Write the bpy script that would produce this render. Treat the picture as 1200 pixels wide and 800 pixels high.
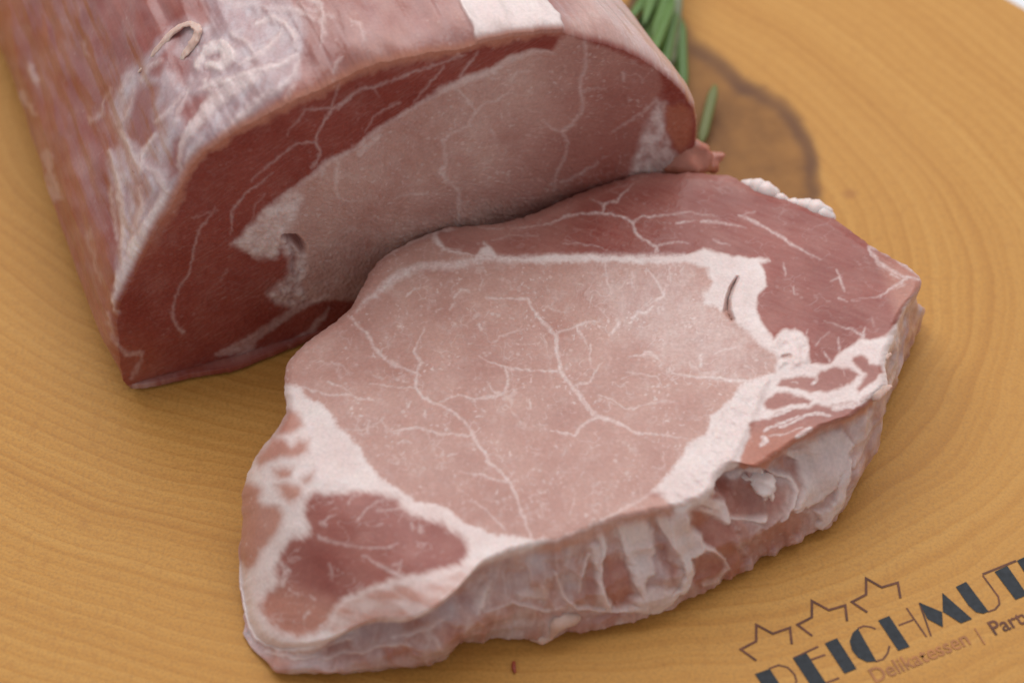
import bpy, bmesh, math, random
import numpy as np
from mathutils import Vector, Matrix

random.seed(4)
S = bpy.context.scene
for o in list(bpy.data.objects):
    bpy.data.objects.remove(o)

# ------------------------------------------------------------------ camera
ELEV, DIST, HFOV = math.radians(48), 0.42, math.radians(28)
cam_d = bpy.data.cameras.new('camera')
cam = bpy.data.objects.new('camera', cam_d)
S.collection.objects.link(cam)
cam.location = (0, -DIST * math.cos(ELEV), DIST * math.sin(ELEV))
cam.rotation_euler = (math.pi / 2 - ELEV, 0, 0)
cam_d.sensor_width = 36
cam_d.sensor_fit = 'HORIZONTAL'
cam_d.angle = HFOV
cam_d.clip_start, cam_d.clip_end = 0.01, 50
cam_d.dof.use_dof = True
cam_d.dof.focus_distance = 0.392
cam_d.dof.aperture_fstop = 10.0
S.camera = cam

# ------------------------------------------------------------------ light
W = bpy.data.worlds.new('World')
S.world = W
W.use_nodes = True
bg = W.node_tree.nodes['Background']
bg.inputs['Color'].default_value = (0.96, 0.97, 1.0, 1)
bg.inputs['Strength'].default_value = 0.50


def area(name, loc, target, size, power, col):
    d = bpy.data.lights.new(name, 'AREA')
    d.shape = 'RECTANGLE'
    d.size, d.size_y = size
    d.energy = power
    d.color = col
    o = bpy.data.objects.new(name, d)
    o.location = loc
    o.rotation_euler = (Vector(target) - Vector(loc)).to_track_quat('-Z', 'Y').to_euler()
    S.collection.objects.link(o)
    return o


area('window_light', (-0.05, 0.62, 1.02), (0, 0, 0), (1.7, 1.2), 17.0, (0.97, 0.985, 1.0))

S.view_settings.view_transform = 'Standard'
S.view_settings.look = 'None'
S.view_settings.exposure = 0.0
S.view_settings.gamma = 1.0
S.view_settings.use_curve_mapping = False
S.render.engine = 'CYCLES'
S.cycles.use_denoising = True
S.cycles.max_bounces = 6

# ------------------------------------------------------------------ helpers
CE, SE = math.cos(ELEV), math.sin(ELEV)
CAM = np.array([0, -DIST * CE, DIST * SE])
FW = np.array([0, CE, -SE]); RT = np.array([1.0, 0, 0]); UP = np.array([0, SE, CE])
TH = math.tan(HFOV / 2)


def rays(u, v):
    u = np.asarray(u, float)[..., None]; v = np.asarray(v, float)[..., None]
    return FW + RT * (u - 600) / 600 * TH + UP * (400 - v) / 600 * TH


def un(u, v, z=0.0):
    """the point of the level plane z that a measured picture point shows"""
    d = rays(u, v)
    t = (np.asarray(z, float) - CAM[2]) / d[..., 2]
    return CAM + d * t[..., None]


def proj(P):
    q = P - CAM
    d = q @ FW
    return 600 + 600 * (q @ RT) / d / TH, 400 - 600 * (q @ UP) / d / TH


def vnoise(x, y, z, seed=0):
    """gradient noise, about -1..1"""
    rs = np.random.RandomState(seed)
    perm = rs.permutation(256); perm = np.concatenate([perm, perm, perm])
    g = rs.normal(size=(256, 3)); g /= np.linalg.norm(g, axis=1)[:, None]
    g = g.astype(np.float32)
    x = np.asarray(x, np.float32); y = np.asarray(y, np.float32); z = np.asarray(z, np.float32)
    x, y, z = np.broadcast_arrays(x, y, z)
    xi = np.floor(x).astype(np.int32); yi = np.floor(y).astype(np.int32); zi = np.floor(z).astype(np.int32)
    xf, yf, zf = x - xi, y - yi, z - zi
    fx, fy, fz = [t * t * t * (t * (t * 6 - 15) + 10) for t in (xf, yf, zf)]
    xi &= 255; yi &= 255; zi &= 255
    out = 0
    for a in (0, 1):
        wx = fx if a else 1 - fx
        for b in (0, 1):
            wy = fy if b else 1 - fy
            pb = perm[perm[xi + a] + yi + b]
            for c in (0, 1):
                wz = fz if c else 1 - fz
                h = perm[pb + zi + c]
                gg = g[h]
                out = out + wx * wy * wz * (gg[..., 0] * (xf - a) + gg[..., 1] * (yf - b) + gg[..., 2] * (zf - c))
    return out * 1.7


def fbm(x, y, z, octs=4, seed=0, gain=0.5):
    o, a = 0, 1.0
    x = np.asarray(x, np.float32); y = np.asarray(y, np.float32); z = np.asarray(z, np.float32)
    for k in range(octs):
        o = o + a * vnoise(x, y, z, seed + k)
        x = x * 2.03; y = y * 2.03; z = z * 2.03; a *= gain
    return o


def sstep(a, b, x):
    t = np.clip((x - a) / (b - a), 0, 1)
    return t * t * (3 - 2 * t)


def seg_d(px, py, a, b):
    ax, ay = a; bx, by = b
    dx, dy = bx - ax, by - ay
    L = dx * dx + dy * dy + 1e-12
    t = np.clip(((px - ax) * dx + (py - ay) * dy) / L, 0, 1)
    return np.hypot(px - ax - t * dx, py - ay - t * dy), t


def poly_sd(px, py, poly, margin=14.0):
    """signed distance to a closed outline, negative inside, clipped to the margin"""
    sh = px.shape
    px = px.ravel(); py = py.ravel()
    pl = np.array(poly, float)
    out = np.full(px.shape, margin)
    lo = pl.min(0) - margin; hi = pl.max(0) + margin
    m = np.nonzero((px > lo[0]) & (px < hi[0]) & (py > lo[1]) & (py < hi[1]))[0]
    if not len(m):
        return out.reshape(sh)
    x, y = px[m], py[m]
    d = np.full(x.shape, margin * 1.0); ins = np.zeros(x.shape, bool)
    n = len(pl)
    for i in range(n):
        a, b = pl[i], pl[(i + 1) % n]
        lo2 = np.minimum(a, b) - margin; hi2 = np.maximum(a, b) + margin
        k = np.nonzero((x > lo2[0]) & (x < hi2[0]) & (y > lo2[1]) & (y < hi2[1]))[0]
        if len(k):
            dd, _ = seg_d(x[k], y[k], a, b)
            d[k] = np.minimum(d[k], dd)
        if a[1] != b[1]:
            c = ((a[1] > y) != (b[1] > y))
            ins ^= c & (x < (b[0] - a[0]) * (y - a[1]) / (b[1] - a[1]) + a[0])
    out[m] = np.where(ins, -d, d)
    return out.reshape(sh)


def inside(px, py, poly, soft=2.0):
    return sstep(soft, -soft, poly_sd(px, py, poly, max(14.0, soft * 2)))


def vein(px, py, pts, wid, acc, strength=1.0, soft=1.3):
    """paints a fat vein along pts; wid: one width or one per point; acc is raised to the vein"""
    sh = px.shape
    fx, fy, fa = px.ravel(), py.ravel(), acc.ravel()
    ws = [float(wid)] * len(pts) if np.isscalar(wid) else list(wid)
    if len(ws) != len(pts):
        ws = list(np.interp(np.linspace(0, 1, len(pts)), np.linspace(0, 1, len(ws)), ws))
    for i in range(len(pts) - 1):
        a, b = pts[i], pts[i + 1]
        mg = max(ws[i], ws[i + 1]) + 4
        k = np.nonzero((fx > min(a[0], b[0]) - mg) & (fx < max(a[0], b[0]) + mg) & (fy > min(a[1], b[1]) - mg) & (fy < max(a[1], b[1]) + mg))[0]
        if not len(k):
            continue
        d, t = seg_d(fx[k], fy[k], a, b)
        w = (ws[i] * (1 - t) + ws[i + 1] * t) * 0.5
        val = strength * sstep(w + soft, w - soft, d) * np.clip(w / 1.0, 0.35, 1)
        fa[k] = np.maximum(fa[k], val)
    return fa.reshape(sh)


def resample(keys, n):
    """closed key list (tuples) -> n rows, evenly along the length of the first two columns, slightly rounded"""
    K = np.array(keys, float)
    K2 = np.vstack([K, K[:1]])
    s = np.concatenate([[0], np.cumsum(np.hypot(*np.diff(K2[:, :2], axis=0).T))])
    q = np.linspace(0, s[-1], n, endpoint=False)
    R = np.stack([np.interp(q, s, K2[:, c]) for c in range(K.shape[1])], 1)
    w = max(1, int(n / 1100 * 5))
    ker = np.ones(2 * w + 1) / (2 * w + 1)
    for _ in range(2):
        R = np.stack([np.convolve(np.concatenate([R[-w:, c], R[:, c], R[:w, c]]), ker, 'valid') for c in range(R.shape[1])], 1)
    return R


# ------------------------------------------------------------------ objects
def tag(o, label=None, cat=None, group=None, kind=None):
    if label: o['label'] = label
    if cat: o['category'] = cat
    if group: o['group'] = group
    if kind: o['kind'] = kind
    return o


def empty(name, loc=(0, 0, 0)):
    o = bpy.data.objects.new(name, None)
    o.location = loc
    o.empty_display_size = 0.02
    S.collection.objects.link(o)
    return o


def mesh_obj(name, V, F, mat, parent=None, smooth=True, normals=None):
    me = bpy.data.meshes.new(name)
    V = np.asarray(V, np.float32)
    if isinstance(F, np.ndarray):
        nf, k = F.shape
        me.vertices.add(len(V)); me.vertices.foreach_set('co', V.ravel())
        me.loops.add(nf * k); me.loops.foreach_set('vertex_index', F.astype(np.int32).ravel())
        me.polygons.add(nf); me.polygons.foreach_set('loop_start', np.arange(0, nf * k, k, dtype=np.int32))
        me.update(calc_edges=True)
    else:
        me.from_pydata([tuple(map(float, v)) for v in V], [], F)
    me.polygons.foreach_set('use_smooth', np.full(len(me.polygons), smooth))
    for m in (mat if isinstance(mat, list) else [mat]):
        me.materials.append(m)
    if normals is not None:
        me.normals_split_custom_set_from_vertices(normals.tolist())
    me.update()
    o = bpy.data.objects.new(name, me)
    S.collection.objects.link(o)
    if parent:
        o.parent = parent
        o.matrix_parent_inverse = Matrix.Translation(-Vector(parent.location))
    return o


def set_attr(o, name, arr, kind):
    a = o.data.attributes.new(name, kind, 'POINT')
    a.data.foreach_set('color' if kind == 'FLOAT_COLOR' else 'value', np.asarray(arr, np.float32).ravel())


def grid_normals(P):
    du = np.roll(P, -1, 1) - np.roll(P, 1, 1)
    dr = np.empty_like(P)
    dr[1:-1] = P[2:] - P[:-2]; dr[0] = P[1] - P[0]; dr[-1] = P[-1] - P[-2]
    n = np.cross(dr, du)
    n[0] = n[2].mean(0)
    n /= np.linalg.norm(n, axis=2)[..., None] + 1e-15
    return n


def build_split(parent, P, tissue, cls, names, mats, sign):
    """one closed grid surface cut into the pieces one can tell apart; shared normals keep it seamless"""
    R, N, _ = P.shape
    nrm = grid_normals(P) * sign
    cls_v = np.full((R, N), 1e3)
    a = np.vstack([cls, cls[-1:]])
    diff = np.zeros((R, N), bool)
    for dr in (0, -1):
        for dc in (0, 1):
            b = np.roll(a, dc, 1)
            if dr:
                b = np.vstack([b[:1], b[:-1]])
            diff |= (b != a)
    cls_v[diff] = 0
    for _ in range(10):
        m = np.minimum(np.roll(cls_v, 1, 1), np.roll(cls_v, -1, 1)) + 1
        up = np.vstack([cls_v[1:], cls_v[-1:]]) + 1; dn = np.vstack([cls_v[:1], cls_v[:-1]]) + 1
        cls_v = np.minimum(cls_v, np.minimum(m, np.minimum(up, dn)))
    soft = sstep(0, 10, cls_v)
    idx = np.arange(R * N).reshape(R, N)
    r, c = np.meshgrid(np.arange(R - 1), np.arange(N), indexing='ij')
    c2 = (c + 1) % N
    Q = np.stack([idx[r, c], idx[r + 1, c], idx[r + 1, c2], idx[r, c2]], -1).reshape(-1, 4)
    if sign < 0:
        Q = Q[:, ::-1]
    cf = cls.reshape(-1)
    V = P.reshape(-1, 3); NN = nrm.reshape(-1, 3); T = tissue.reshape(-1, 4); SS = soft.reshape(-1)
    made = {}
    for k, nm in enumerate(names):
        q = Q[cf == k]
        if not len(q):
            continue
        use, inv = np.unique(q, return_inverse=True)
        o = mesh_obj(nm, V[use], inv.reshape(-1, 4), mats[k], parent, True, NN[use])
        set_attr(o, 'tissue', T[use], 'FLOAT_COLOR')
        set_attr(o, 'depth', SS[use], 'FLOAT')
        made[k] = o
    return made


# ------------------------------------------------------------------ materials
class NT:
    def __init__(s, name):
        s.m = bpy.data.materials.new(name); s.m.use_nodes = True
        s.t = s.m.node_tree; s.b = s.t.nodes['Principled BSDF']

    def n(s, typ, **kw):
        nd = s.t.nodes.new(typ)
        for k, v in kw.items():
            if k.startswith('i_'):
                nd.inputs[k[2:].replace('_', ' ')].default_value = v
            else:
                setattr(nd, k, v)
        return nd

    def l(s, a, b):
        s.t.links.new(a, b)

    def math(s, op, a, b=None, clamp=False):
        nd = s.n('ShaderNodeMath', operation=op, use_clamp=clamp)
        for i, x in enumerate((a, b)):
            if x is None: continue
            if isinstance(x, (int, float)): nd.inputs[i].default_value = x
            else: s.l(x, nd.inputs[i])
        return nd.outputs[0]

    def mix(s, f, a, b, mode='MIX'):
        nd = s.n('ShaderNodeMix', data_type='RGBA', blend_type=mode)
        for sock, x in ((nd.inputs[0], f), (nd.inputs[6], a), (nd.inputs[7], b)):
            if isinstance(x, (int, float)): sock.default_value = x
            elif isinstance(x, tuple): sock.default_value = (*x, 1)
            else: s.l(x, sock)
        return nd.outputs[2]

    def ramp(s, x, stops):
        nd = s.n('ShaderNodeValToRGB')
        e = nd.color_ramp.elements
        while len(e) < len(stops): e.new(0.5)
        for el, (p, c) in zip(e, stops):
            el.position = p; el.color = (*c, 1) if isinstance(c, tuple) else (c, c, c, 1)
        s.l(x, nd.inputs[0])
        return nd.outputs[0]

    def mapr(s, x, a, b, c, d):
        nd = s.n('ShaderNodeMapRange')
        s.l(x, nd.inputs[0])
        for i, v in enumerate((a, b, c, d)): nd.inputs[i + 1].default_value = v
        return nd.outputs[0]

    def noise(s, vec, scale, detail=3, rough=0.5, dist=0.0):
        nd = s.n('ShaderNodeTexNoise')
        nd.inputs['Scale'].default_value = scale; nd.inputs['Detail'].default_value = detail
        nd.inputs['Roughness'].default_value = rough; nd.inputs['Distortion'].default_value = dist
        s.l(vec, nd.inputs['Vector'])
        return nd


PALE = (0.50, 0.265, 0.215); DARK = (0.30, 0.098, 0.088); FAT = (0.74, 0.60, 0.565)
WARM = (0.50, 0.185, 0.105); MEMB = (0.50, 0.40, 0.42)


def meat_material(name, bump2=0.05, sss=0.5, spec=0.40, wet=0.0):
    k = NT(name)
    co = k.n('ShaderNodeNewGeometry').outputs['Position']
    att = k.n('ShaderNodeAttribute', attribute_name='tissue')
    sep = k.n('ShaderNodeSeparateColor'); k.l(att.outputs['Color'], sep.inputs[0])
    fat, dark, warm = sep.outputs[0], sep.outputs[1], sep.outputs[2]
    memb = att.outputs['Alpha']
    n1 = k.noise(co, 260, 3).outputs['Fac']
    n2 = k.noise(co, 1500, 2, 0.6).outputs['Fac']
    n3 = k.noise(co, 90, 3).outputs['Fac']
    col = k.mix(k.mapr(n3, 0.3, 0.7, 0, 1), (0.475, 0.252, 0.205), (0.545, 0.325, 0.270))
    dk = k.mix(k.mapr(n3, 0.3, 0.7, 0, 1), (0.23, 0.042, 0.030), (0.30, 0.074, 0.056))
    col = k.mix(dark, col, dk)
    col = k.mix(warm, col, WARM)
    # tiny pale flecks of fat among the fibres
    vo = k.n('ShaderNodeTexVoronoi'); vo.inputs['Scale'].default_value = 620; k.l(co, vo.inputs['Vector'])
    fl = k.math('MULTIPLY', k.mapr(vo.outputs['Distance'], 0.16, 0.34, 1, 0), k.math('MULTIPLY', k.mapr(n1, 0.50, 0.66, 0, 0.34), k.math('SUBTRACT', 1.0, k.math('MULTIPLY', dark, 0.8))))
    col = k.mix(fl, col, FAT)
    fcol = k.mix(k.mapr(n3, 0.3, 0.7, 0, 1), (0.70, 0.54, 0.505), (0.77, 0.645, 0.61))
    col = k.mix(fat, col, fcol)
    col = k.mix(memb, col, k.mix(k.mapr(n1, 0.35, 0.65, 0, 1), (0.50, 0.40, 0.42), (0.61, 0.54, 0.56)))
    col = k.mix(1.0, col, k.ramp(n2, [(0.30, 0.92), (0.70, 1.06)]), 'MULTIPLY')
    k.l(col, k.b.inputs['Base Color'])
    k.l(k.math('SUBTRACT', k.mapr(n1, 0.3, 0.7, 0.36, 0.50), k.math('MULTIPLY', memb, 0.16)), k.b.inputs['Roughness'])
    k.b.inputs['IOR'].default_value = 1.40
    k.b.inputs['Specular IOR Level'].default_value = spec
    dep = k.n('ShaderNodeAttribute', attribute_name='depth')
    k.l(k.math('MULTIPLY', dep.outputs['Fac'], sss), k.b.inputs['Subsurface Weight'])
    k.b.inputs['Subsurface Radius'].default_value = (1.0, 0.42, 0.30)
    k.b.inputs['Subsurface Scale'].default_value = 0.0016
    b1 = k.n('ShaderNodeBump'); b1.inputs['Strength'].default_value = 0.09; b1.inputs['Distance'].default_value = 0.0003
    k.l(n2, b1.inputs['Height'])
    b2 = k.n('ShaderNodeBump'); b2.inputs['Strength'].default_value = bump2; b2.inputs['Distance'].default_value = 0.0008
    k.l(n1, b2.inputs['Height']); k.l(b1.outputs[0], b2.inputs['Normal'])
    k.l(b2.outputs[0], k.b.inputs['Normal'])
    if wet:
        nw = k.noise(co, 420, 3, 0.6).outputs['Fac']
        b3 = k.n('ShaderNodeBump'); b3.inputs['Strength'].default_value = 0.45; b3.inputs['Distance'].default_value = 0.0008
        k.l(nw, b3.inputs['Height']); k.l(b3.outputs[0], k.b.inputs['Coat Normal'])
        k.b.inputs['Coat Weight'].default_value = wet; k.b.inputs['Coat Roughness'].default_value = 0.14
    return k.m


MEAT = meat_material('raw_pork', wet=0.12)
MEATL = meat_material('raw_pork_low_gloss', 0.05, 0.5, 0.12)  # same pork colours, weaker reflection and no coat, for the loin's cut face
MEATB = meat_material('raw_pork_outside', 0.12, 0.5, 0.40, 0.45)


def plain(name, col, rough=0.5, var=0.12, scale=300, bump=0.2, bd=0.0003, sss=0.0):
    k = NT(name)
    co = k.n('ShaderNodeTexCoord').outputs['Object']
    n = k.noise(co, scale, 4).outputs['Fac']
    c = k.mix(k.mapr(n, 0.3, 0.7, 0, 1), tuple(x * (1 - var) for x in col), tuple(min(1, x * (1 + var)) for x in col))
    k.l(c, k.b.inputs['Base Color'])
    k.b.inputs['Roughness'].default_value = rough
    b = k.n('ShaderNodeBump'); b.inputs['Strength'].default_value = bump; b.inputs['Distance'].default_value = bd
    k.l(n, b.inputs['Height']); k.l(b.outputs[0], k.b.inputs['Normal'])
    if sss:
        k.b.inputs['Subsurface Weight'].default_value = sss
        k.b.inputs['Subsurface Radius'].default_value = (1, .45, .35)
        k.b.inputs['Subsurface Scale'].default_value = 0.0015
    return k.m


M_FAT = plain('pork_fat', FAT, 0.42, 0.06, 500, sss=0.4)
M_FLESH = plain('pork_flesh', (0.50, 0.235, 0.185), 0.4, 0.15, 400, sss=0.4)
M_PALEFLESH = plain('pale_flesh', (0.60, 0.40, 0.33), 0.38, 0.12, 350, sss=0.5)
M_REDFLESH = plain('red_flesh', (0.42, 0.15, 0.10), 0.4, 0.15, 400, sss=0.4)
M_MEMB = plain('white_membrane', (0.60, 0.50, 0.49), 0.32, 0.10, 500, sss=0.3)
M_TABLE = plain('white_tabletop', (0.72, 0.73, 0.76), 0.5, 0.02, 30, 0.05)
M_STEM = plain('rosemary_stem', (0.19, 0.21, 0.12), 0.6, 0.25, 400)
M_NEEDLE = plain('rosemary_needle', (0.085, 0.165, 0.022), 0.45, 0.35, 350)
M_OLIVE = plain('rosemary_dry_needle', (0.13, 0.14, 0.028), 0.5, 0.3, 350)
M_INK = plain('burnt_black', (0.018, 0.021, 0.026), 0.75, 0.35, 900, 0.3, 0.0001)
M_BURN = plain('burnt_brown', (0.12, 0.038, 0.016), 0.7, 0.45, 260, 0.2, 0.0001)
M_PALEBURN = plain('scorched_orange', (0.36, 0.13, 0.03), 0.6, 0.25, 260, 0.2, 0.0001)
M_CRUMB = plain('meat_crumb', (0.30, 0.05, 0.025), 0.4, 0.3, 900)

# ------------------------------------------------------------------ table and board
tab = mesh_obj('tabletop', [(-1.5, -1.5, -0.030), (1.5, -1.5, -0.030), (1.5, 1.5, -0.030), (-1.5, 1.5, -0.030)], [(0, 1, 2, 3)], M_TABLE)
tag(tab, kind='structure')

PITH = np.array([-0.0508, 0.0598])
AXX, AXY, AYY = 1.0, 0.4615, 1.57


def wood_material():
    k = NT('pale_wood')
    co = k.n('ShaderNodeNewGeometry').outputs['Position']
    ra = k.n('ShaderNodeAttribute', attribute_name='ring').outputs['Fac']
    ha = k.n('ShaderNodeAttribute', attribute_name='heart').outputs['Fac']
    hl = k.n('ShaderNodeAttribute', attribute_name='heart_rim').outputs['Fac']
    w1 = k.noise(co, 9, 3).outputs['Fac']
    w2 = k.noise(co, 38, 3).outputs['Fac']
    w3 = k.noise(co, 120, 2).outputs['Fac']
    r = k.math('ADD', ra, k.math('MULTIPLY', k.math('SUBTRACT', w1, 0.5), 0.022))
    r = k.math('ADD', r, k.math('MULTIPLY', k.math('SUBTRACT', w2, 0.5), 0.0016))
    r = k.math('ADD', r, k.math('MULTIPLY', k.math('SUBTRACT', w3, 0.5), 0.0006))
    # growth rings: the ring number drives both the saw-tooth and a strength that differs from ring to ring
    x = k.math('MULTIPLY', r, 1 / 0.0039)
    fr = k.math('FRACT', x)
    saw = k.ramp(fr, [(0.0, 0.15), (0.12, 0.0), (0.75, 0.75), (0.93, 1.0), (1.0, 0.15)])
    nd = k.n('ShaderNodeTexNoise', noise_dimensions='1D'); nd.inputs['Scale'].default_value = 55; nd.inputs['Detail'].default_value = 3
    k.l(r, nd.inputs['W'])
    broad = nd.outputs['Fac']
    nd2 = k.n('ShaderNodeTexNoise', noise_dimensions='1D'); nd2.inputs['Scale'].default_value = 900; nd2.inputs['Detail'].default_value = 2
    k.l(r, nd2.inputs['W'])
    fine = nd2.outputs['Fac']
    v = k.math('ADD', k.math('MULTIPLY', saw, 0.20), k.math('MULTIPLY', broad, 0.48))
    v = k.math('ADD', v, k.math('MULTIPLY', fine, 0.30))
    col = k.ramp(v, [(0.22, (0.575, 0.298, 0.080)), (0.52, (0.505, 0.240, 0.056)), (0.85, (0.40, 0.168, 0.035))])
    # pores and short flecks
    p = k.noise(co, 1600, 2, 0.6).outputs['Fac']
    col = k.mix(1.0, col, k.ramp(p, [(0.28, 0.80), (0.52, 1.0), (0.75, 1.09)]), 'MULTIPLY')
    col = k.mix(k.mapr(k.noise(co, 420, 3, 0.65).outputs['Fac'], 0.52, 0.72, 0, 0.35), col, (0.36, 0.145, 0.034))
    big = k.noise(co, 13, 2).outputs['Fac']
    col = k.mix(k.mapr(big, 0.42, 0.7, 0, 0.35), col, (0.50, 0.245, 0.066))
    vo = k.n('ShaderNodeTexVoronoi'); vo.inputs['Scale'].default_value = 26; k.l(co, vo.inputs['Vector'])
    kn = k.mapr(vo.outputs['Distance'], 0.025, 0.06, 0.55, 0)
    col = k.mix(kn, col, (0.33, 0.13, 0.04))
    hn = k.noise(co, 55, 4, 0.6).outputs['Fac']
    hcol = k.mix(k.mapr(hn, 0.3, 0.7, 0, 1), (0.14, 0.052, 0.014), (0.33, 0.145, 0.036))
    col = k.mix(k.math('MULTIPLY', ha, 0.92), col, hcol)
    col = k.mix(k.math('MULTIPLY', hl, 0.85), col, (0.105, 0.042, 0.022))
    k.l(col, k.b.inputs['Base Color'])
    k.l(k.mapr(p, 0.3, 0.7, 0.42, 0.58), k.b.inputs['Roughness'])
    k.b.inputs['Specular IOR Level'].default_value = 0.18
    b = k.n('ShaderNodeBump'); b.inputs['Strength'].default_value = 0.25; b.inputs['Distance'].default_value = 0.0003
    k.l(k.math('ADD', p, k.math('MULTIPLY', fine, 0.5)), b.inputs['Height'])
    k.l(b.outputs[0], k.b.inputs['Normal'])
    return k.m


def make_board():
    R, N = 200, 900
    th = np.linspace(0, 2 * np.pi, N, endpoint=False)
    cx, sx = np.cos(th), np.sin(th)
    unit = 1 / np.sqrt(AXX * cx ** 2 + 2 * AXY * cx * sx + AYY * sx ** 2)      # radius where the ring value is 1
    edge = 0.2055 + 0.028 * np.clip(np.cos(th - math.radians(235)), 0, 1) + 0.0012 * np.sin(7 * th + 1) + 0.0008 * np.sin(13 * th)
    rows, rg = [], []
    for f in np.linspace(0, 1, R):
        rr = f * (edge - 0.004) * unit
        rows.append(np.stack([PITH[0] + rr * cx, PITH[1] + rr * sx, np.zeros(N)], 1)); rg.append(f * (edge - 0.004))
    for a in np.linspace(0.15, 1, 7):
        rr = (edge - 0.004 + 0.004 * math.sin(a * math.pi / 2)) * unit
        rows.append(np.stack([PITH[0] + rr * cx, PITH[1] + rr * sx, np.full(N, -0.004 * (1 - math.cos(a * math.pi / 2)))], 1)); rg.append(edge)
    for zz in (-0.012, -0.020, -0.027, -0.0295):
        rr = (edge - (0.002 if zz < -0.028 else 0)) * unit
        rows.append(np.stack([PITH[0] + rr * cx, PITH[1] + rr * sx, np.full(N, zz)], 1)); rg.append(edge)
    P = np.stack(rows); ring = np.stack([np.broadcast_to(q, (N,)) for q in rg])
    R = len(rows)
    idx = np.arange(R * N).reshape(R, N)
    r, c = np.meshgrid(np.arange(R - 1), np.arange(N), indexing='ij'); c2 = (c + 1) % N
    Q = np.stack([idx[r, c], idx[r + 1, c], idx[r + 1, c2], idx[r, c2]], -1).reshape(-1, 4)
    u, v = proj(P)
    wob = 5 * fbm(P[..., 0] * 130, P[..., 1] * 130, 0, 3, 5)
    heart = [(770, -40), (790, 15), (812, 48), (830, 60), (850, 75), (872, 97), (897, 108), (917, 118), (935, 140), (948, 168), (957, 200), (958, 240),
             (940, 280), (880, 310), (780, 330), (690, 300), (640, 220), (690, 60)]
    sd = poly_sd(u + wob, v + wob, heart, 60)
    root = empty('cutting_board')
    o = mesh_obj('wood_slab', P.reshape(-1, 3), Q, wood_material(), root)
    set_attr(o, 'ring', ring, 'FLOAT')
    set_attr(o, 'heart', sstep(6, -8, sd), 'FLOAT')
    wn = 0.75 + 0.5 * fbm(P[..., 0] * 60, P[..., 1] * 60, 3, 2, 9)
    set_attr(o, 'heart_rim', sstep(15, 3, np.abs(sd + 5)) * np.clip(wn, 0.25, 1), 'FLOAT')
    tag(root, 'round honey coloured wooden board with growth rings, dark heartwood and burnt black lettering', 'cutting board')
    return root


board = make_board()
ZI = 0.00012


def slab_poly(name, poly_px, mat, border=None, z=ZI, parent=None, inset=0.00032):
    bm = bmesh.new()
    P = un([p[0] for p in poly_px], [p[1] for p in poly_px])
    vs = [bm.verts.new((p[0], p[1], z)) for p in P]
    f = bm.faces.new(vs)
    if f.normal.z < 0 or f.calc_area() == 0:
        f.normal_flip()
    f.normal_update()
    if f.normal.z < 0: f.normal_flip()
    if border:
        res = bmesh.ops.inset_region(bm, faces=[f], thickness=inset, use_even_offset=True)
        for g in res['faces']: g.material_index = 1
    bmesh.ops.triangulate(bm, faces=bm.faces[:])
    me = bpy.data.meshes.new(name); bm.to_mesh(me); bm.free()
    me.materials.append(mat)
    if border: me.materials.append(border)
    return me


def stroke_geo(bm, pts, wpx, z, mi=0):
    P = un([p[0] for p in pts], [p[1] for p in pts])[:, :2]
    w = wpx * 0.000175 / 2
    n = len(P); L, Rr = [], []
    for i in range(n):
        a = P[max(0, i - 1)]; b = P[min(n - 1, i + 1)]
        if 0 < i < n - 1:
            d1 = (P[i] - a) / np.linalg.norm(P[i] - a); d2 = (b - P[i]) / np.linalg.norm(b - P[i])
            t = d1 + d2; t /= np.linalg.norm(t) + 1e-9
            m = np.array([-t[1], t[0]]); sc = 1 / max(0.35, abs(m @ np.array([-d1[1], d1[0]])))
        else:
            t = (b - a) / np.linalg.norm(b - a); m = np.array([-t[1], t[0]]); sc = 1
        L.append(P[i] + m * w * sc); Rr.append(P[i] - m * w * sc)
    vl = [bm.verts.new((*q, z)) for q in L]; vr = [bm.verts.new((*q, z)) for q in Rr]
    for i in range(n - 1):
        f = bm.faces.new((vr[i], vr[i + 1], vl[i + 1], vl[i])); f.material_index = mi


def letter(polys, hairs, hair_w=2.0):
    """one big branded letter: thick stems in black with a scorched rim, hairline strokes in brown"""
    bm = bmesh.new()
    for k, p in enumerate(polys):
        me = slab_poly('t', p, M_INK, M_BURN)
        bm.from_mesh(me); bpy.data.meshes.remove(me)
    n0 = len(bm.verts)
    for k, h in enumerate(hairs):
        stroke_geo(bm, h, hair_w, ZI * (0.6 - 0.08 * k), 1)
    me = bpy.data.meshes.new('letter'); bm.to_mesh(me); bm.free()
    me.materials.append(M_INK); me.materials.append(M_BURN)
    o = bpy.data.objects.new('letter', me); S.collection.objects.link(o); o.parent = board
    return o


STARS = [[(886.2, 773.7), (867.9, 760.6), (886.2, 751), (886.2, 731.7), (905.5, 742.2), (925.6, 735.2), (927.9, 754.5)],
         [(951.9, 744.9), (934.4, 731.7), (951.3, 723), (951.3, 703.7), (971.1, 714.6), (990.4, 709), (992.6, 727.4)],
         [(1016.3, 717.2), (998.2, 705.1), (1014.9, 696.4), (1014.9, 677.5), (1033.2, 688), (1052, 682.4), (1055.1, 700.6)]]
for s_ in STARS:
    bm = bmesh.new(); stroke_geo(bm, s_, 2.6, ZI)
    me = bpy.data.meshes.new('star'); bm.to_mesh(me); bm.free(); me.materials.append(M_BURN)
    o = bpy.data.objects.new('star', me); S.collection.objects.link(o); o.parent = board

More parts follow.
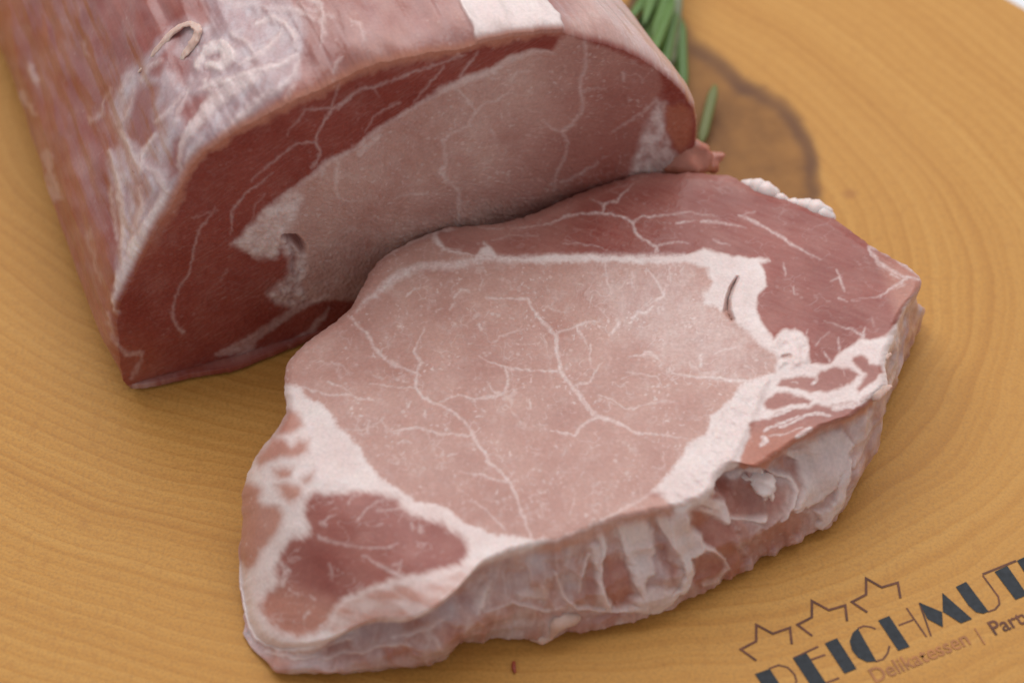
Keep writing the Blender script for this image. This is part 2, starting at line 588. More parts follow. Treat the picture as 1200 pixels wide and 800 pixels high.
letter([[(884.5, 789.5), (902, 783.4), (925, 818.4), (907.6, 824.5)]],
       [[(901, 783), (912.5, 779), (923, 781.6), (930.9, 789.5), (933.5, 798), (929, 806), (918, 809)], [(922, 808), (950, 815)]])
letter([[(929.1, 771.1), (944.9, 765), (968, 800), (952.2, 806.1)]],
       [[(929.5, 771), (958.9, 757.1)], [(950, 772.8), (967.1, 766.7)], [(965, 801), (983.4, 793.9)]], 2.3)
letter([[(966.4, 753.6), (980.7, 747.5), (1003.8, 783.4), (989.5, 789.1)]], [])
letter([[(1005.2, 736.1), (999.1, 741.4), (995.6, 751), (998.2, 761.5), (1005.2, 770.2), (1015.7, 775.5), (1027.1, 774.6)]],
       [[(1005.2, 736), (1012.2, 733.1), (1021, 734.4), (1026.2, 736.6)], [(1026, 774.8), (1035, 772), (1040.2, 765), (1042.3, 756.2)]])
letter([[(1028.9, 726.7), (1042, 721.5), (1066, 757.6), (1052.5, 762.2)]],
       [[(1053, 732.4), (1070, 725.9)], [(1062.1, 711.9), (1085.7, 746)]])
letter([[(1077, 705.7), (1104, 717), (1104.9, 734.9), (1086.6, 724.9)], [(1104.1, 694.4), (1139.1, 725), (1126, 730.2), (1104.8, 716.6)]],
       [[(1077.5, 706.5), (1091, 745.1)]])
letter([[(1119.9, 687.4), (1132.1, 681.6), (1158.4, 716.3), (1152.3, 718.9), (1143.5, 717.1), (1134.8, 709.3)]],
       [[(1157.5, 716.6), (1166.3, 713.6), (1171.2, 707.5), (1169.8, 698.8), (1151.6, 674)]])
letter([[(1165.4, 669.9), (1180.3, 662.9), (1204, 697), (1189.9, 702.6)]], [[(1151.4, 672.7), (1190.8, 656.8)]], 2.6)
letter([[(1191.6, 656.8), (1206, 650), (1229, 686), (1214, 692)]], [[(1217, 662), (1236, 654)], [(1226, 641), (1250, 676)]])


def small_text(body, p0, p1, upv, mat, name, z=ZI):
    cu = bpy.data.curves.new(name, 'FONT'); cu.body = body; cu.size = 1.0; cu.offset = 0.012
    to = bpy.data.objects.new(name, cu); S.collection.objects.link(to)
    dg = bpy.context.evaluated_depsgraph_get(); dg.update()
    me = bpy.data.meshes.new_from_object(to.evaluated_get(dg))
    bpy.data.objects.remove(to)
    co = np.array([v.co[:] for v in me.vertices])
    x0, x1 = co[:, 0].min(), co[:, 0].max()
    a = un(*p0)[:2]; b = un(*p1)[:2]
    cap = 0.70
    upw = upv / cap
    for v, c in zip(me.vertices, co):
        q = a + (b - a) * (c[0] - x0) / (x1 - x0) + upw * c[1]
        v.co = (q[0], q[1], z)
    me.materials.clear(); me.materials.append(mat)
    for p in me.polygons: p.material_index = 0
    o = bpy.data.objects.new(name, me); S.collection.objects.link(o); o.parent = board
    return o


UPV = (un(1156, 729) - un(1166, 744))[:2]
small_text('Delikatessen', (1026, 800), (1138, 754), UPV, M_PALEBURN, 'lettering_line')
small_text('Party', (1166, 744), (1212, 726), UPV, M_BURN, 'lettering_line')
bm = bmesh.new(); stroke_geo(bm, [(1142, 736), (1154, 755)], 1.6, ZI)
me = bpy.data.meshes.new('divider_stroke'); bm.to_mesh(me); bm.free(); me.materials.append(M_PALEBURN)
o = bpy.data.objects.new('divider_stroke', me); S.collection.objects.link(o); o.parent = board


# ------------------------------------------------------------------ lumps and tags of flesh
def lump(name, pts, rad, mat, parent, seed=1, rough=0.25, flat=1.0, nseg=20, sub=6):
    """a closed, uneven tube through pts (world) with a radius at each: tags, beads and flaps of fat or flesh"""
    pts = np.array(pts, float); rad = np.array(rad, float)
    q = np.linspace(0, len(pts) - 1, (len(pts) - 1) * sub + 1)
    C = np.stack([np.interp(q, np.arange(len(pts)), pts[:, i]) for i in range(3)], 1)
    r = np.interp(q, np.arange(len(pts)), rad)
    for _ in range(3):
        C[1:-1] = (C[:-2] + 2 * C[1:-1] + C[2:]) / 4
    e = np.linspace(0, 1, 5)[1:-1]
    T = np.gradient(C, axis=0); T /= np.linalg.norm(T, axis=1)[:, None] + 1e-12
    Cs = [C[0] - T[0] * r[0]] + [C[0] - T[0] * r[0] * math.cos(a * math.pi / 2) for a in e] + list(C) + [C[-1] + T[-1] * r[-1] * math.sin(a * math.pi / 2) for a in e] + [C[-1] + T[-1] * r[-1]]
    rs = [0] + [r[0] * math.sin(a * math.pi / 2) for a in e] + list(r) + [r[-1] * math.cos(a * math.pi / 2) for a in e] + [0]
    Ts = [T[0]] * (1 + len(e)) + list(T) + [T[-1]] * (1 + len(e))
    V = []
    for c, rr, t in zip(Cs, rs, Ts):
        s = np.cross(t, [0, 0, 1.0]); s /= np.linalg.norm(s) + 1e-9
        h = np.cross(s, t)
        for a in np.linspace(0, 2 * np.pi, nseg, endpoint=False):
            V.append(c + rr * (math.cos(a) * s + flat * math.sin(a) * h))
    V = np.array(V)
    rm = max(rad)
    d = fbm(V[:, 0] / rm * 0.9, V[:, 1] / rm * 0.9, V[:, 2] / rm * 0.9, 3, seed)
    d2 = fbm(V[:, 0] / rm * 0.9, V[:, 1] / rm * 0.9, V[:, 2] / rm * 0.9, 3, seed + 20)
    V = V + np.stack([d, d2, d * 0.6], 1) * rm * rough
    n = len(Cs)
    idx = np.arange(n * nseg).reshape(n, nseg)
    F = np.stack([idx[:-1], np.roll(idx, -1, 1)[:-1], np.roll(idx, -1, 1)[1:], idx[1:]], -1).reshape(-1, 4)
    return mesh_obj(name, V, F, mat, parent)


# ------------------------------------------------------------------ the pork steak in front
# rim of the cut face: picture point, height (cm) and where the side below meets the board (None: out of sight)
RIM = [
    (338, 480, 1.95, None), (322, 508, 1.75, None), (303, 528, 1.6, None), (288, 560, 1.45, None), (283, 580, 1.35, None), (284, 615, 1.2, None),
    (281, 650, 1.1, (292, 684)), (284, 690, 1.0, (304, 726)), (291, 728, 0.75, (314, 755)),
    (304, 752, 0.62, (320, 770)), (330, 760, 0.72, (330, 779)), (360, 758, 0.9, (352, 782)), (390, 750, 1.05, (398, 787)), (410, 738, 1.2, (425, 785)), (440, 728, 1.4, (450, 782)),
    (475, 729, 1.4, (485, 777)), (500, 720, 1.5, (519, 775)), (525, 702, 1.7, (528, 758)), (542, 685, 1.9, (548, 752)), (562, 662, 2.15, (575, 752)),
    (582, 652, 2.25, (590, 748)), (606, 646, 2.35, (605, 746)), (625, 640, 2.4, (622, 750)), (640, 639, 2.4, (640, 748)), (657, 637, 2.4, (660, 742)), (680, 627, 2.4, (700, 741)),
    (720, 611, 2.4, (735, 729)), (760, 602, 2.4, (770, 716)), (786, 598, 2.4, (804, 704)), (815, 590, 2.4, (830, 692)),
    (836, 578, 2.4, (852, 680)), (839, 560, 2.4, (868, 674)), (848, 547, 2.4, (875, 670)), (868, 541, 2.4, (885, 662)), (888, 550, 2.2, (905, 650)),
    (904, 538, 2.2, (927, 638)), (932, 518, 2.2, (950, 621)), (968, 498, 2.25, (972, 616)), (1008, 484, 2.3, (990, 592)), (1025, 462, 2.35, (1002, 558)),
    (1043, 451, 2.4, (1010, 530)), (1034, 430, 2.4, (1022, 505)), (1041, 416, 2.4, (1032, 488)), (1047, 396, 2.4, (1044, 444)), (1052, 380, 2.4, (1056, 418)),
    (1060, 360, 2.4, (1068, 390)), (1076, 344, 2.4, (1074, 360)), (1082, 330, 2.35, (1076, 352)),
    (1076, 321, 2.35, None), (1060, 310, 2.4, None), (1040, 298, 2.4, None), (1022, 290, 2.4, None), (1008, 278, 2.4, None), (990, 264, 2.4, None), (972, 253, 2.4, None),
    (956, 247, 2.4, None), (936, 238, 2.4, None), (918, 234, 2.4, None), (900, 229, 2.4, None), (884, 221, 2.4, None), (870, 212, 2.4, None), (860, 207, 2.4, None), (836, 204, 2.4, None), (816, 202, 2.4, None),
    (790, 204, 2.4, None), (764, 202, 2.4, None), (746, 203, 2.4, None), (730, 210, 2.4, None), (700, 219, 2.4, None), (675, 228, 2.4, None), (637, 245, 2.4, None),
    (600, 260, 2.4, None), (562, 264, 2.4, None), (525, 266, 2.4, None), (510, 271, 2.4, None), (480, 282, 2.4, None), (450, 301, 2.4, None), (437, 312, 2.4, None),
    (427, 331, 2.4, None), (412, 361, 2.4, None), (394, 376, 2.4, None), (367, 395, 2.4, None), (349, 410, 2.4, None), (334, 429, 2.35, None), (332, 444, 2.3, None), (335, 465, 2.15, None)]
S_EYE = [(505, 272), (480, 282), (450, 301), (437, 308), (420, 331), (405, 361), (390, 374), (362, 393), (345, 405), (326, 429), (326, 446), (338, 452),
         (352, 453), (360, 466), (378, 474), (392, 492), (418, 520), (428, 538), (446, 560), (466, 572), (490, 588), (522, 594), (549, 614), (575, 625), (600, 628), (623, 632), (650, 632),
         (690, 618), (730, 596), (762, 578), (780, 559), (800, 534), (806, 520), (830, 506), (832, 488), (850, 474), (864, 458), (872, 446), (880, 446), (908, 436), (910, 426), (912, 418), (900, 410),
         (888, 402), (876, 388), (865, 379), (850, 364), (827, 356), (824, 345), (835, 330), (827, 315), (812, 308), (775, 309), (700, 306), (640, 308), (600, 306), (570, 300), (540, 298), (518, 292), (508, 282)]
S_CAP = [(522, 262), (512, 276), (521, 290), (540, 296), (556, 300), (566, 292), (572, 287), (585, 300), (600, 303), (637, 299), (675, 298), (720, 299), (760, 301), (790, 300), (808, 298), (824, 292), (840, 296), (856, 300), (880, 303), (902, 304),
         (891, 309), (897, 322), (899, 334), (888, 345), (887, 367), (895, 382), (906, 397), (917, 388), (932, 386), (944, 394), (948, 409), (949, 427), (970, 426), (989, 412), (1007, 397), (1019, 399), (1037, 394), (1052, 378),
         (1060, 360), (1090, 340), (1090, 326), (1060, 308), (1040, 294), (1022, 284), (990, 254), (936, 228), (880, 205), (816, 192), (740, 194), (660, 226), (600, 250)]
S_RIB = [
    [(910, 452), (916, 444), (936, 440), (954, 441), (962, 436), (976, 429), (988, 429), (1000, 434), (1008, 440), (1002, 446), (988, 454), (970, 460), (952, 460), (932, 456), (920, 454)],
    [(895, 474), (900, 466), (910, 459), (926, 460), (940, 464), (952, 469), (948, 474), (928, 474), (918, 476), (912, 480), (906, 482), (898, 480)],
    [(998, 422), (1000, 417), (1010, 416), (1018, 420), (1020, 426), (1032, 428), (1036, 436), (1028, 444), (1016, 452), (1006, 460), (1004, 454), (1011, 446), (1014, 440), (1006, 430)],
    [(879, 496), (892, 490), (900, 492), (908, 484), (918, 480), (944, 478), (956, 474), (972, 476), (1000, 470), (1022, 462), (1030, 470), (1008, 490), (968, 502), (932, 522), (904, 542), (890, 556), (864, 546), (870, 530), (878, 512)]]
S_CORNER = [(356, 602), (358, 586), (366, 576), (382, 579), (398, 577), (422, 574), (446, 578), (466, 584), (470, 592), (482, 602), (498, 607), (515, 610), (531, 621), (547, 634), (549, 647), (540, 662), (520, 666), (496, 673), (470, 677), (435, 688),
            (404, 700), (391, 714), (382, 735), (366, 742), (347, 747), (326, 738), (308, 722), (304, 708), (312, 694), (326, 684), (322, 668), (328, 652), (339, 632), (362, 626), (364, 618), (357, 610)]
S_LOBES = [
    [(339, 478), (350, 482), (356, 500), (340, 508), (322, 512), (326, 500)],
    [(318, 514), (330, 512), (336, 516), (340, 522), (350, 514), (362, 516), (361, 530), (350, 536), (335, 536), (318, 540), (304, 548), (300, 536)],
    [(318, 549), (330, 547), (344, 548), (341, 558), (326, 563)], [(352, 562), (368, 553), (365, 564), (356, 567)],
    [(322, 570), (336, 564), (354, 570), (352, 584), (340, 590), (330, 582)],
    [(284, 564), (300, 566), (308, 572), (304, 588), (326, 592), (334, 604), (326, 624), (310, 640), (300, 662), (290, 668), (272, 650), (272, 580)]]


def sn(a, b, c, d):
    return [(a, b), (c, d)]


V_EYE = [
    ([(570, 349), (588, 350), (606, 350), (619, 351), (626, 366), (638, 378), (646, 388), (652, 392), (652, 406), (655, 420), (656, 434), (668, 450), (680, 464), (690, 478), (700, 488)], [2, 3, 4, 5, 5.5, 5, 5, 6, 6]),
    ([(694, 484), (700, 488), (716, 492), (732, 499), (744, 507), (760, 508), (774, 509), (790, 512), (803, 513)], [6, 5, 4, 2.5, 2, 1.6]),
    ([(701, 487), (686, 496), (678, 503), (674, 510), (660, 507), (646, 504)], [4, 4, 3, 2]),
    ([(652, 390), (672, 383), (686, 378), (700, 377)], [3, 3.4, 2]), ([(673, 380), (682, 392), (690, 408)], [2.5, 1.5]),
    ([(656, 434), (640, 435), (612, 433), (592, 430), (575, 425), (562, 417)], [2.6, 3, 3, 1.6]),
    ([(592, 430), (596, 445), (592, 460), (580, 461), (571, 448)], [2.6, 3, 1.6]), ([(590, 461), (575, 466), (556, 467)], [2.5, 2.5]),
    ([(672, 452), (692, 447), (697, 435), (706, 424)], [2, 2.6, 1.5]),
    ([(408, 369), (418, 380), (430, 390), (438, 406), (448, 418), (464, 428), (476, 433), (488, 437), (487, 454), (496, 466), (512, 473), (530, 482), (542, 492), (552, 504), (555, 514), (568, 530), (574, 544)], [2, 3, 4.5, 4.5, 3.5, 4, 3.6, 3.4, 3.4, 4, 4]),
    ([(570, 540), (586, 552), (598, 566), (606, 582), (610, 598), (618, 616), (621, 628)], [4, 3.6, 4, 3.6, 3, 2.4]),
    ([(488, 437), (494, 425), (485, 412), (492, 396), (498, 384)], [3.4, 3, 1.5]),
    ([(512, 473), (526, 467), (536, 462), (556, 467), (573, 464)], [2.5, 3, 2.4]), ([(556, 467), (557, 477), (570, 482)], [2.4, 1.4]),
    ([(487, 454), (465, 454), (450, 451), (433, 450)], [2.2, 2.2, 1.5]),
    ([(554, 511), (536, 509), (520, 509), (501, 504), (490, 501), (475, 502), (459, 506)], [3, 2.6, 2.8, 1.6]), ([(501, 504), (503, 514)], [2, 1.4]), ([(466, 520), (474, 515), (482, 518)], [2.4, 2]),
    ([(598, 566), (580, 562), (566, 556), (550, 555), (538, 551)], [2.6, 2.4, 1.5]), ([(566, 556), (560, 566)], [1.8, 1.2]), ([(570, 531), (590, 535)], [2, 1.2]),
    ([(592, 620), (578, 607), (570, 597), (558, 588), (545, 586)], [2.2, 2, 1.6]),
    ([(340, 451), (355, 453), (368, 458), (386, 463), (408, 462), (424, 468), (438, 468)], [2.6, 2.4, 2.2, 2]), ([(384, 448), (400, 452), (412, 461)], [2.4, 1.6]), ([(388, 424), (400, 428), (410, 438)], [2, 1.5]),
    ([(702, 462), (716, 468), (734, 479), (746, 477), (760, 472), (786, 469)], [1.8, 2, 1.8, 1.3]),
    ([(741, 373), (748, 366), (758, 366), (765, 359)], [4.5, 4, 4, 2]), ([(770, 351), (777, 347), (779, 340)], [4, 3, 2]), ([(716, 390), (720, 386), (726, 377)], [3.5, 2]),
    ([(738, 418), (754, 415), (768, 416), (777, 427)], [1.6, 2.4, 1.6]), ([(734, 436), (752, 437), (770, 442), (777, 453)], [1.6, 2, 1.6]), ([(722, 448), (727, 453), (735, 448)], [1.6, 1.6]),
    ([(760, 316), (772, 333), (778, 348)], [2.4, 2.6, 2]), ([(784, 312), (786, 330)], [2, 1.4]), ([(708, 306), (712, 330), (716, 345)], [2, 1.6, 1]),
    ([(532, 348), (540, 339), (550, 341)], [3.4, 3, 2]), ([(526, 362), (534, 355)], [2.6, 2]), ([(562, 340), (566, 326)], [2, 1.6]), ([(476, 347), (484, 340), (496, 336)], [2, 2.4, 1.4]), ([(492, 336), (492, 325)], [1.6, 1.2]), ([(512, 364), (518, 362)], [3, 2]),
    ([(561, 380), (565, 386)], [3, 3]), ([(579, 400), (586, 394), (600, 390), (614, 385)], [1.6, 2, 1.3]), ([(476, 360), (477, 372)], [1.6, 1]),
    ([(792, 438), (816, 442), (840, 442), (860, 446), (880, 447)], [1.8, 2.4, 3.4, 6]), ([(838, 415), (848, 409), (862, 407)], [1.6, 1.6]), ([(821, 416), (821, 430)], [3, 2]), ([(785, 431), (784, 437)], [3, 2]), ([(754, 416), (756, 412), (768, 416)], [3, 2]),
    ([(742, 480), (752, 475), (772, 471), (790, 470)], [1.5, 1.5]), ([(690, 360), (694, 346)], [1.6, 1.4]), ([(740, 330), (745, 342)], [1.6, 1.2]), ([(702, 360), (714, 376)], [1.6, 1.2]),
    ([(668, 602), (672, 588), (674, 578)], [1.8, 1.2]), ([(640, 360), (662, 366)], [1.3, 1.3]), ([(430, 505), (432, 495)], [2.4, 1.6]), ([(434, 500), (422, 504), (404, 503)], [1.6, 1.4]),
    ([(478, 476), (481, 470)], [3.4, 2]), ([(498, 488), (497, 480)], [2.4, 2]), ([(525, 535), (536, 530)], [2, 1.6]), ([(620, 468), (622, 478)], [2.6, 2]), ([(632, 402), (610, 404)], [1.4, 1.2]), ([(692, 404), (691, 418), (694, 430)], [2.4, 2, 1.2])]
SEAM = [([(418, 366), (430, 352), (441, 346), (452, 335), (464, 326), (480, 318), (497, 313), (512, 312), (530, 313), (545, 310), (565, 303), (600, 305), (640, 304), (690, 302), (740, 303), (800, 303)], [2.5, 4, 7, 9, 10, 10, 9, 9, 11, 10, 9, 8, 8, 7, 7, 9])]
V_CAP = [
    ([(560, 306), (568, 298), (572, 289), (566, 284)], [12, 8, 5, 3]), ([(521, 290), (530, 291), (540, 293)], [2.6, 1.6]), ([(508, 272), (494, 278), (480, 284), (462, 294), (446, 304)], [5, 5, 4, 3]), ([(530, 268), (512, 271)], [4, 5]),
    ([(600, 268), (622, 266), (645, 262), (660, 254), (680, 250), (704, 250), (724, 252), (742, 261), (744, 272), (754, 281), (768, 288), (770, 296), (763, 306)], [1.2, 1.6, 2, 2.6, 2.6, 3, 3, 4, 4, 3.4, 5, 6, 6]),
    ([(706, 250), (707, 239), (724, 235), (731, 226), (743, 216)], [4, 4, 3, 2.4, 1.2]), ([(707, 239), (692, 233)], [2.4, 1.2]),
    ([(744, 259), (752, 254), (764, 253), (780, 252), (808, 248), (820, 251), (840, 253)], [2.4, 2.6, 1.8, 2, 1.2]), ([(792, 262), (802, 260), (813, 258)], [1.6, 3, 1.4]),
    ([(822, 259), (840, 260), (860, 264), (874, 267)], [2.6, 3, 2, 1.2]), ([(866, 252), (876, 256), (884, 260), (900, 268), (914, 276), (930, 288), (946, 296), (962, 304)], [2.6, 3, 3, 3, 3.4, 2.4, 2, 1.2]), ([(866, 252), (884, 248)], [2, 1.3]),
    ([(772, 287), (790, 283), (806, 284)], [2.4, 2, 1.6]), ([(836, 280), (844, 284), (856, 287)], [1.6, 2, 1.2]), ([(660, 285), (680, 286), (700, 288), (712, 294)], [1.3, 1.6, 1.2]), ([(560, 266), (575, 268), (590, 268)], [1.4, 1.6, 1.2]), ([(576, 282), (600, 276), (630, 276)], [1.2, 1.2]),
    ([(980, 316), (984, 322), (986, 330), (990, 341)], [2, 2.6, 3, 1.6]), ([(974, 328), (986, 324)], [1.6, 2]), ([(918, 308), (919, 316), (920, 323)], [1.6, 2.6, 1.6]), ([(930, 336), (932, 345)], [2, 1.6]), ([(984, 350), (992, 353)], [2.4, 1.6]), ([(1000, 350), (1016, 349), (1032, 347)], [1, 1.2, 2]),
    ([(1032, 348), (1044, 338), (1056, 331), (1062, 327)], [2.4, 2.6, 5, 4]), ([(1044, 321), (1054, 326)], [2.6, 3]), ([(1052, 338), (1060, 333)], [1.6, 2]),
    ([(966, 376), (984, 382), (1000, 386), (1010, 393)], [1.2, 1.8, 2.6, 4]), ([(946, 386), (946, 398)], [1.6, 1.6]), ([(983, 396), (984, 412)], [2, 2.4]), ([(966, 412), (972, 422)], [2, 3]), ([(956, 404), (962, 396), (972, 389)], [1.6, 1.2]), ([(1014, 384), (1010, 396)], [2.4, 4]), ([(998, 352), (1008, 352)], [1.4, 1]), ([(1022, 372), (1024, 382)], [1.6, 1.4]),
    ([(1018, 289), (1023, 298), (1032, 310), (1046, 318), (1060, 324), (1076, 328)], [3, 7, 6, 4, 4, 4]), ([(1022, 289), (1040, 298), (1060, 311), (1077, 322), (1082, 332), (1076, 344), (1062, 358), (1053, 380), (1047, 396)], [6, 3, 3, 4, 5, 5, 5, 5, 6])]
V_RIB = [([(900, 488), (916, 484), (930, 478), (944, 474)], [3, 5, 4, 4]), ([(914, 500), (926, 496), (944, 486), (960, 484), (972, 487)], [4, 3, 4, 5, 3]), ([(896, 504), (908, 498), (920, 494), (936, 487)], [3, 3, 3, 2]),
         ([(934, 512), (942, 506), (950, 502)], [6, 7, 5]), ([(894, 512), (898, 516), (892, 522)], [6, 7, 4]), ([(902, 510), (920, 508), (940, 500)], [1.6, 1.6, 1.4]), ([(976, 478), (1000, 474), (1014, 466), (1030, 458), (1042, 452)], [7, 9, 8, 7, 5]),
         ([(952, 450), (956, 446), (957, 440)], [3, 3, 2]), ([(928, 447), (934, 449)], [1.6, 1.6]), ([(988, 432), (990, 440)], [1.4, 1]), ([(1004, 458), (1004, 462), (1010, 466)], [3, 4])]
V_CORNER = [([(374, 629), (388, 633), (404, 638), (420, 641), (435, 642), (452, 641), (466, 637)], [4, 2.6, 2, 1.6, 2, 2.4, 1.4]), ([(426, 651), (438, 657), (450, 664), (460, 670), (470, 674)], [2, 2, 3, 6, 9]), ([(380, 610), (388, 604), (394, 601)], [2, 2, 1.3]), ([(376, 612), (384, 615)], [4, 2]),
            ([(420, 608), (428, 598), (438, 590), (450, 583)], [2.4, 2, 1.6, 1.6]), ([(408, 590), (414, 581), (424, 577)], [2, 1.6, 1.2]), ([(442, 598), (458, 596), (470, 596)], [1.6, 2, 3]), ([(482, 612), (483, 620)], [2.4, 2]), ([(492, 617), (494, 622)], [3, 3]), ([(386, 660), (390, 670), (388, 678)], [2, 2.4, 1.4]), ([(340, 690), (350, 696)], [4, 2]), ([(365, 698), (368, 702)], [3, 3]),
            ([(460, 662), (470, 658), (468, 670)], [2, 2, 2]), ([(330, 684), (336, 670), (330, 660)], [7, 9, 6]), ([(356, 722), (362, 716)], [4, 4]), ([(380, 736), (376, 734), (384, 728)], [6, 6, 4])]


def rand_veins(u, v, seed, scale, width, thresh):
    """faint branching marbling: borders of warped cells, kept only in patches"""
    wx = 0.6 * fbm(u / scale * 1.3, v / scale * 1.3, 0, 2, seed); wy = 0.6 * fbm(u / scale * 1.3, v / scale * 1.3, 7, 2, seed + 1)
    x = (u / scale + wx).astype(np.float32); y = (v / scale + wy).astype(np.float32)
    xi = np.floor(x).astype(int); yi = np.floor(y).astype(int)
    rs = np.random.RandomState(seed); tabx = rs.rand(64, 64); taby = rs.rand(64, 64)
    d1 = np.full(x.shape, 9.0); d2 = np.full(x.shape, 9.0)
    for a in (-1, 0, 1):
        for b in (-1, 0, 1):
            cx = xi + a; cy = yi + b
            d = np.hypot(cx + tabx[cx % 64, cy % 64] - x, cy + taby[cx % 64, cy % 64] - y)
            n1 = np.minimum(d1, d); d2 = np.minimum(d2, np.maximum(d1, d)); d1 = n1
    edge = (d2 - d1) * scale
    keep = sstep(thresh, thresh + 0.35, fbm(u / scale * 0.8, v / scale * 0.8, 3, 2, seed + 5))
    return sstep(width, width * 0.25, edge) * keep


def make_steak():
    N, RT_, RS, RB = 1600, 300, 110, 14
    CX, CY = 650.0, 450.0
    keys = []
    for u, v, z, b in RIM:
        rw = un(u, v, z * 0.01)
        if b is None:
            cw = un(CX, CY, 0.024)
            d = rw[:2] - cw[:2]; d /= np.linalg.norm(d)
            bw = rw[:2] - d * 0.0035
            free = 0.0
        else:
            bw = un(*b, 0.0012)[:2]; free = 1.0
        keys.append((u, v, z * 0.01, bw[0], bw[1], free))
    K = resample(keys, N)
    ou, ov, oz, bx, by, free = K.T
    for _ in range(3):
        oz = sum(np.roll(oz, k) for k in range(-22, 23)) / 45
    for _ in range(2):
        bx = sum(np.roll(bx, k) for k in range(-6, 7)) / 13; by = sum(np.roll(by, k) for k in range(-6, 7)) / 13; free = sum(np.roll(free, k) for k in range(-14, 15)) / 29
    t = np.linspace(0, 1, RT_)[:, None]
    jit = 1.6 * fbm(np.cos(np.arange(N) / N * 2 * np.pi) * 26, np.sin(np.arange(N) / N * 2 * np.pi) * 26, 0, 4, 71)
    dirx, diry = ou - CX, ov - CY
    dl = np.hypot(dirx, diry)
    ou = ou + dirx / dl * jit; ov = ov + diry / dl * jit
    U = CX + t * (ou - CX); Vv = CY + t * (ov - CY)
    # height of the cut face: level, rolling off towards the low corner and sides
    tc = np.clip(((450 - U) * 0.68 + (Vv - 600) * 0.73) / 220, 0, 1.2)
    tl = np.clip((345 - U) / 80, 0, 1) * sstep(440, 520, Vv)
    Z = 0.024 - 0.018 * sstep(0, 1.05, tc) - 0.0035 * tl ** 1.6
    roll = np.clip(1 - (1 - t) * dl / 26.0, 0, 1) ** 2.2
    Z = Z - 0.0022 * roll * sstep(360, 310, U) * sstep(420, 500, Vv)
    Z = Z - 0.0011 * (1 - np.clip((1 - t) * dl / 10.0, 0, 1)) ** 2
    Z = Z + 0.00035 * fbm(U / 75, Vv / 75, 1, 3, 11)
    # slit between the fat roll and the eye, the roll itself and the curl of fat
    m_slit = vein(U, Vv, [(864, 325), (857, 338), (853, 350), (852, 364), (857, 374)], [1, 3, 3, 6, 3], np.zeros_like(U), 1, 3)
    m_roll = vein(U, Vv, [(872, 328), (870, 345), (866, 360), (870, 375), (884, 388), (900, 404)], [12, 18, 18, 18, 16, 14], np.zeros_like(U), 1, 12)
    m_curl = inside(U, Vv, [(904, 400), (912, 388), (930, 384), (944, 392), (949, 408), (948, 426), (930, 428), (914, 430), (910, 420)], 5)
    m_pit = vein(U, Vv, [(918, 418), (925, 417)], [4, 5], np.zeros_like(U), 1, 2.5)
    Z = Z + 0.0005 * m_roll + m_curl * (0.0003 + 0.0004 * fbm(U / 16, Vv / 16, 2, 2, 15)) - 0.0020 * m_slit - 0.0005 * m_pit
    m_fatlip = inside(U, Vv, [(862, 455), (900, 446), (884, 490), (860, 540), (838, 575), (800, 590), (790, 570), (840, 500)], 6)
    Z = Z + m_fatlip * (0.0005 + 0.00018 * fbm((U + Vv) / 30, (U - Vv) / 12, 2, 3, 16))
    top = un(U, Vv, Z)
    # ---- painted tissue on the cut face, in trace coordinates nudged by noise
    wu = 2.2 * fbm(U / 14, Vv / 14, 0, 3, 31); wv = 2.2 * fbm(U / 14, Vv / 14, 5, 3, 34)
    A, B = U + wu, Vv + wv
    rag1 = 1.7 * fbm(U / 4.5, Vv / 4.5, 0, 3, 36); rag2 = 1.7 * fbm(U / 4.5, Vv / 4.5, 5, 3, 38)
    eye = inside(A + rag1, B + rag2, S_EYE, 3.4)
    cap = inside(A, B, S_CAP, 3.0)
    corner = inside(A + 2.5 * fbm((U - Vv) / 5, (U + Vv) / 25, 0, 2, 41), B + 2.5 * fbm((U - Vv) / 5, (U + Vv) / 25, 4, 2, 42), S_CORNER, 7.0)
    ribs = [inside(A, B, q, 3.0) for q in S_RIB]
    rib = np.max(ribs, 0)
    lobs = [inside(A, B, q, 7.0) for q in S_LOBES]
    lob = np.max(lobs, 0)
    fat = 1 - np.clip(np.max([eye, cap, corner, rib, lob], 0), 0, 1)
    fatness = fat * (0.93 + 0.10 * fbm(U / 20, Vv / 9, 0, 3, 45))
    a2u, a2v = U + 1.4 * fbm(U / 9, Vv / 9, 0, 2, 51) + wu * 0.3, Vv + 1.4 * fbm(U / 9, Vv / 9, 5, 2, 52) + wv * 0.3
    acc = np.zeros_like(U)
    for p, w in V_EYE: acc = vein(a2u, a2v, p, np.asarray(w) * 0.92, acc, 0.72, 1.9)
    for p, w in SEAM: acc = vein(a2u, a2v + 1.5, p, w, acc, 0.88, 4.5)
    for p, w in V_CAP: acc = vein(a2u, a2v, p, np.asarray(w) * 0.9, acc, 0.66, 1.9)
    for p, w in V_RIB: acc = vein(a2u, a2v, p, w, acc, 0.85)
    for p, w in V_CORNER: acc = vein(a2u + 0.5 * wu, a2v + 0.5 * wv, p, w, acc, 0.55, 2.6)
    vmod = 0.82 + 0.3 * fbm(U / 6, Vv / 6, 0, 2, 55)
    acc = acc * np.clip(vmod, 0.4, 1.1) * np.clip(0.95 + 0.45 * fbm(U / 3.2, Vv / 3.2, 0, 2, 57), 0.45, 1.15)
    faint = 0.24 * rand_veins(U, Vv, 3, 26, 2.6, 0.0) * eye + rand_veins(U * 0.7, Vv * 1.25, 8, 22, 2.4, -0.05) * np.maximum(0.10 * cap, 0.22 * corner)
    flecks = sstep(0.34, 0.72, fbm(U / 5.0, Vv / 5.0, 0, 2, 61)) * sstep(-0.25, 0.5, fbm(U / 40, Vv / 40, 0, 2, 62))
    faint = np.maximum(faint, 0.46 * flecks * eye)
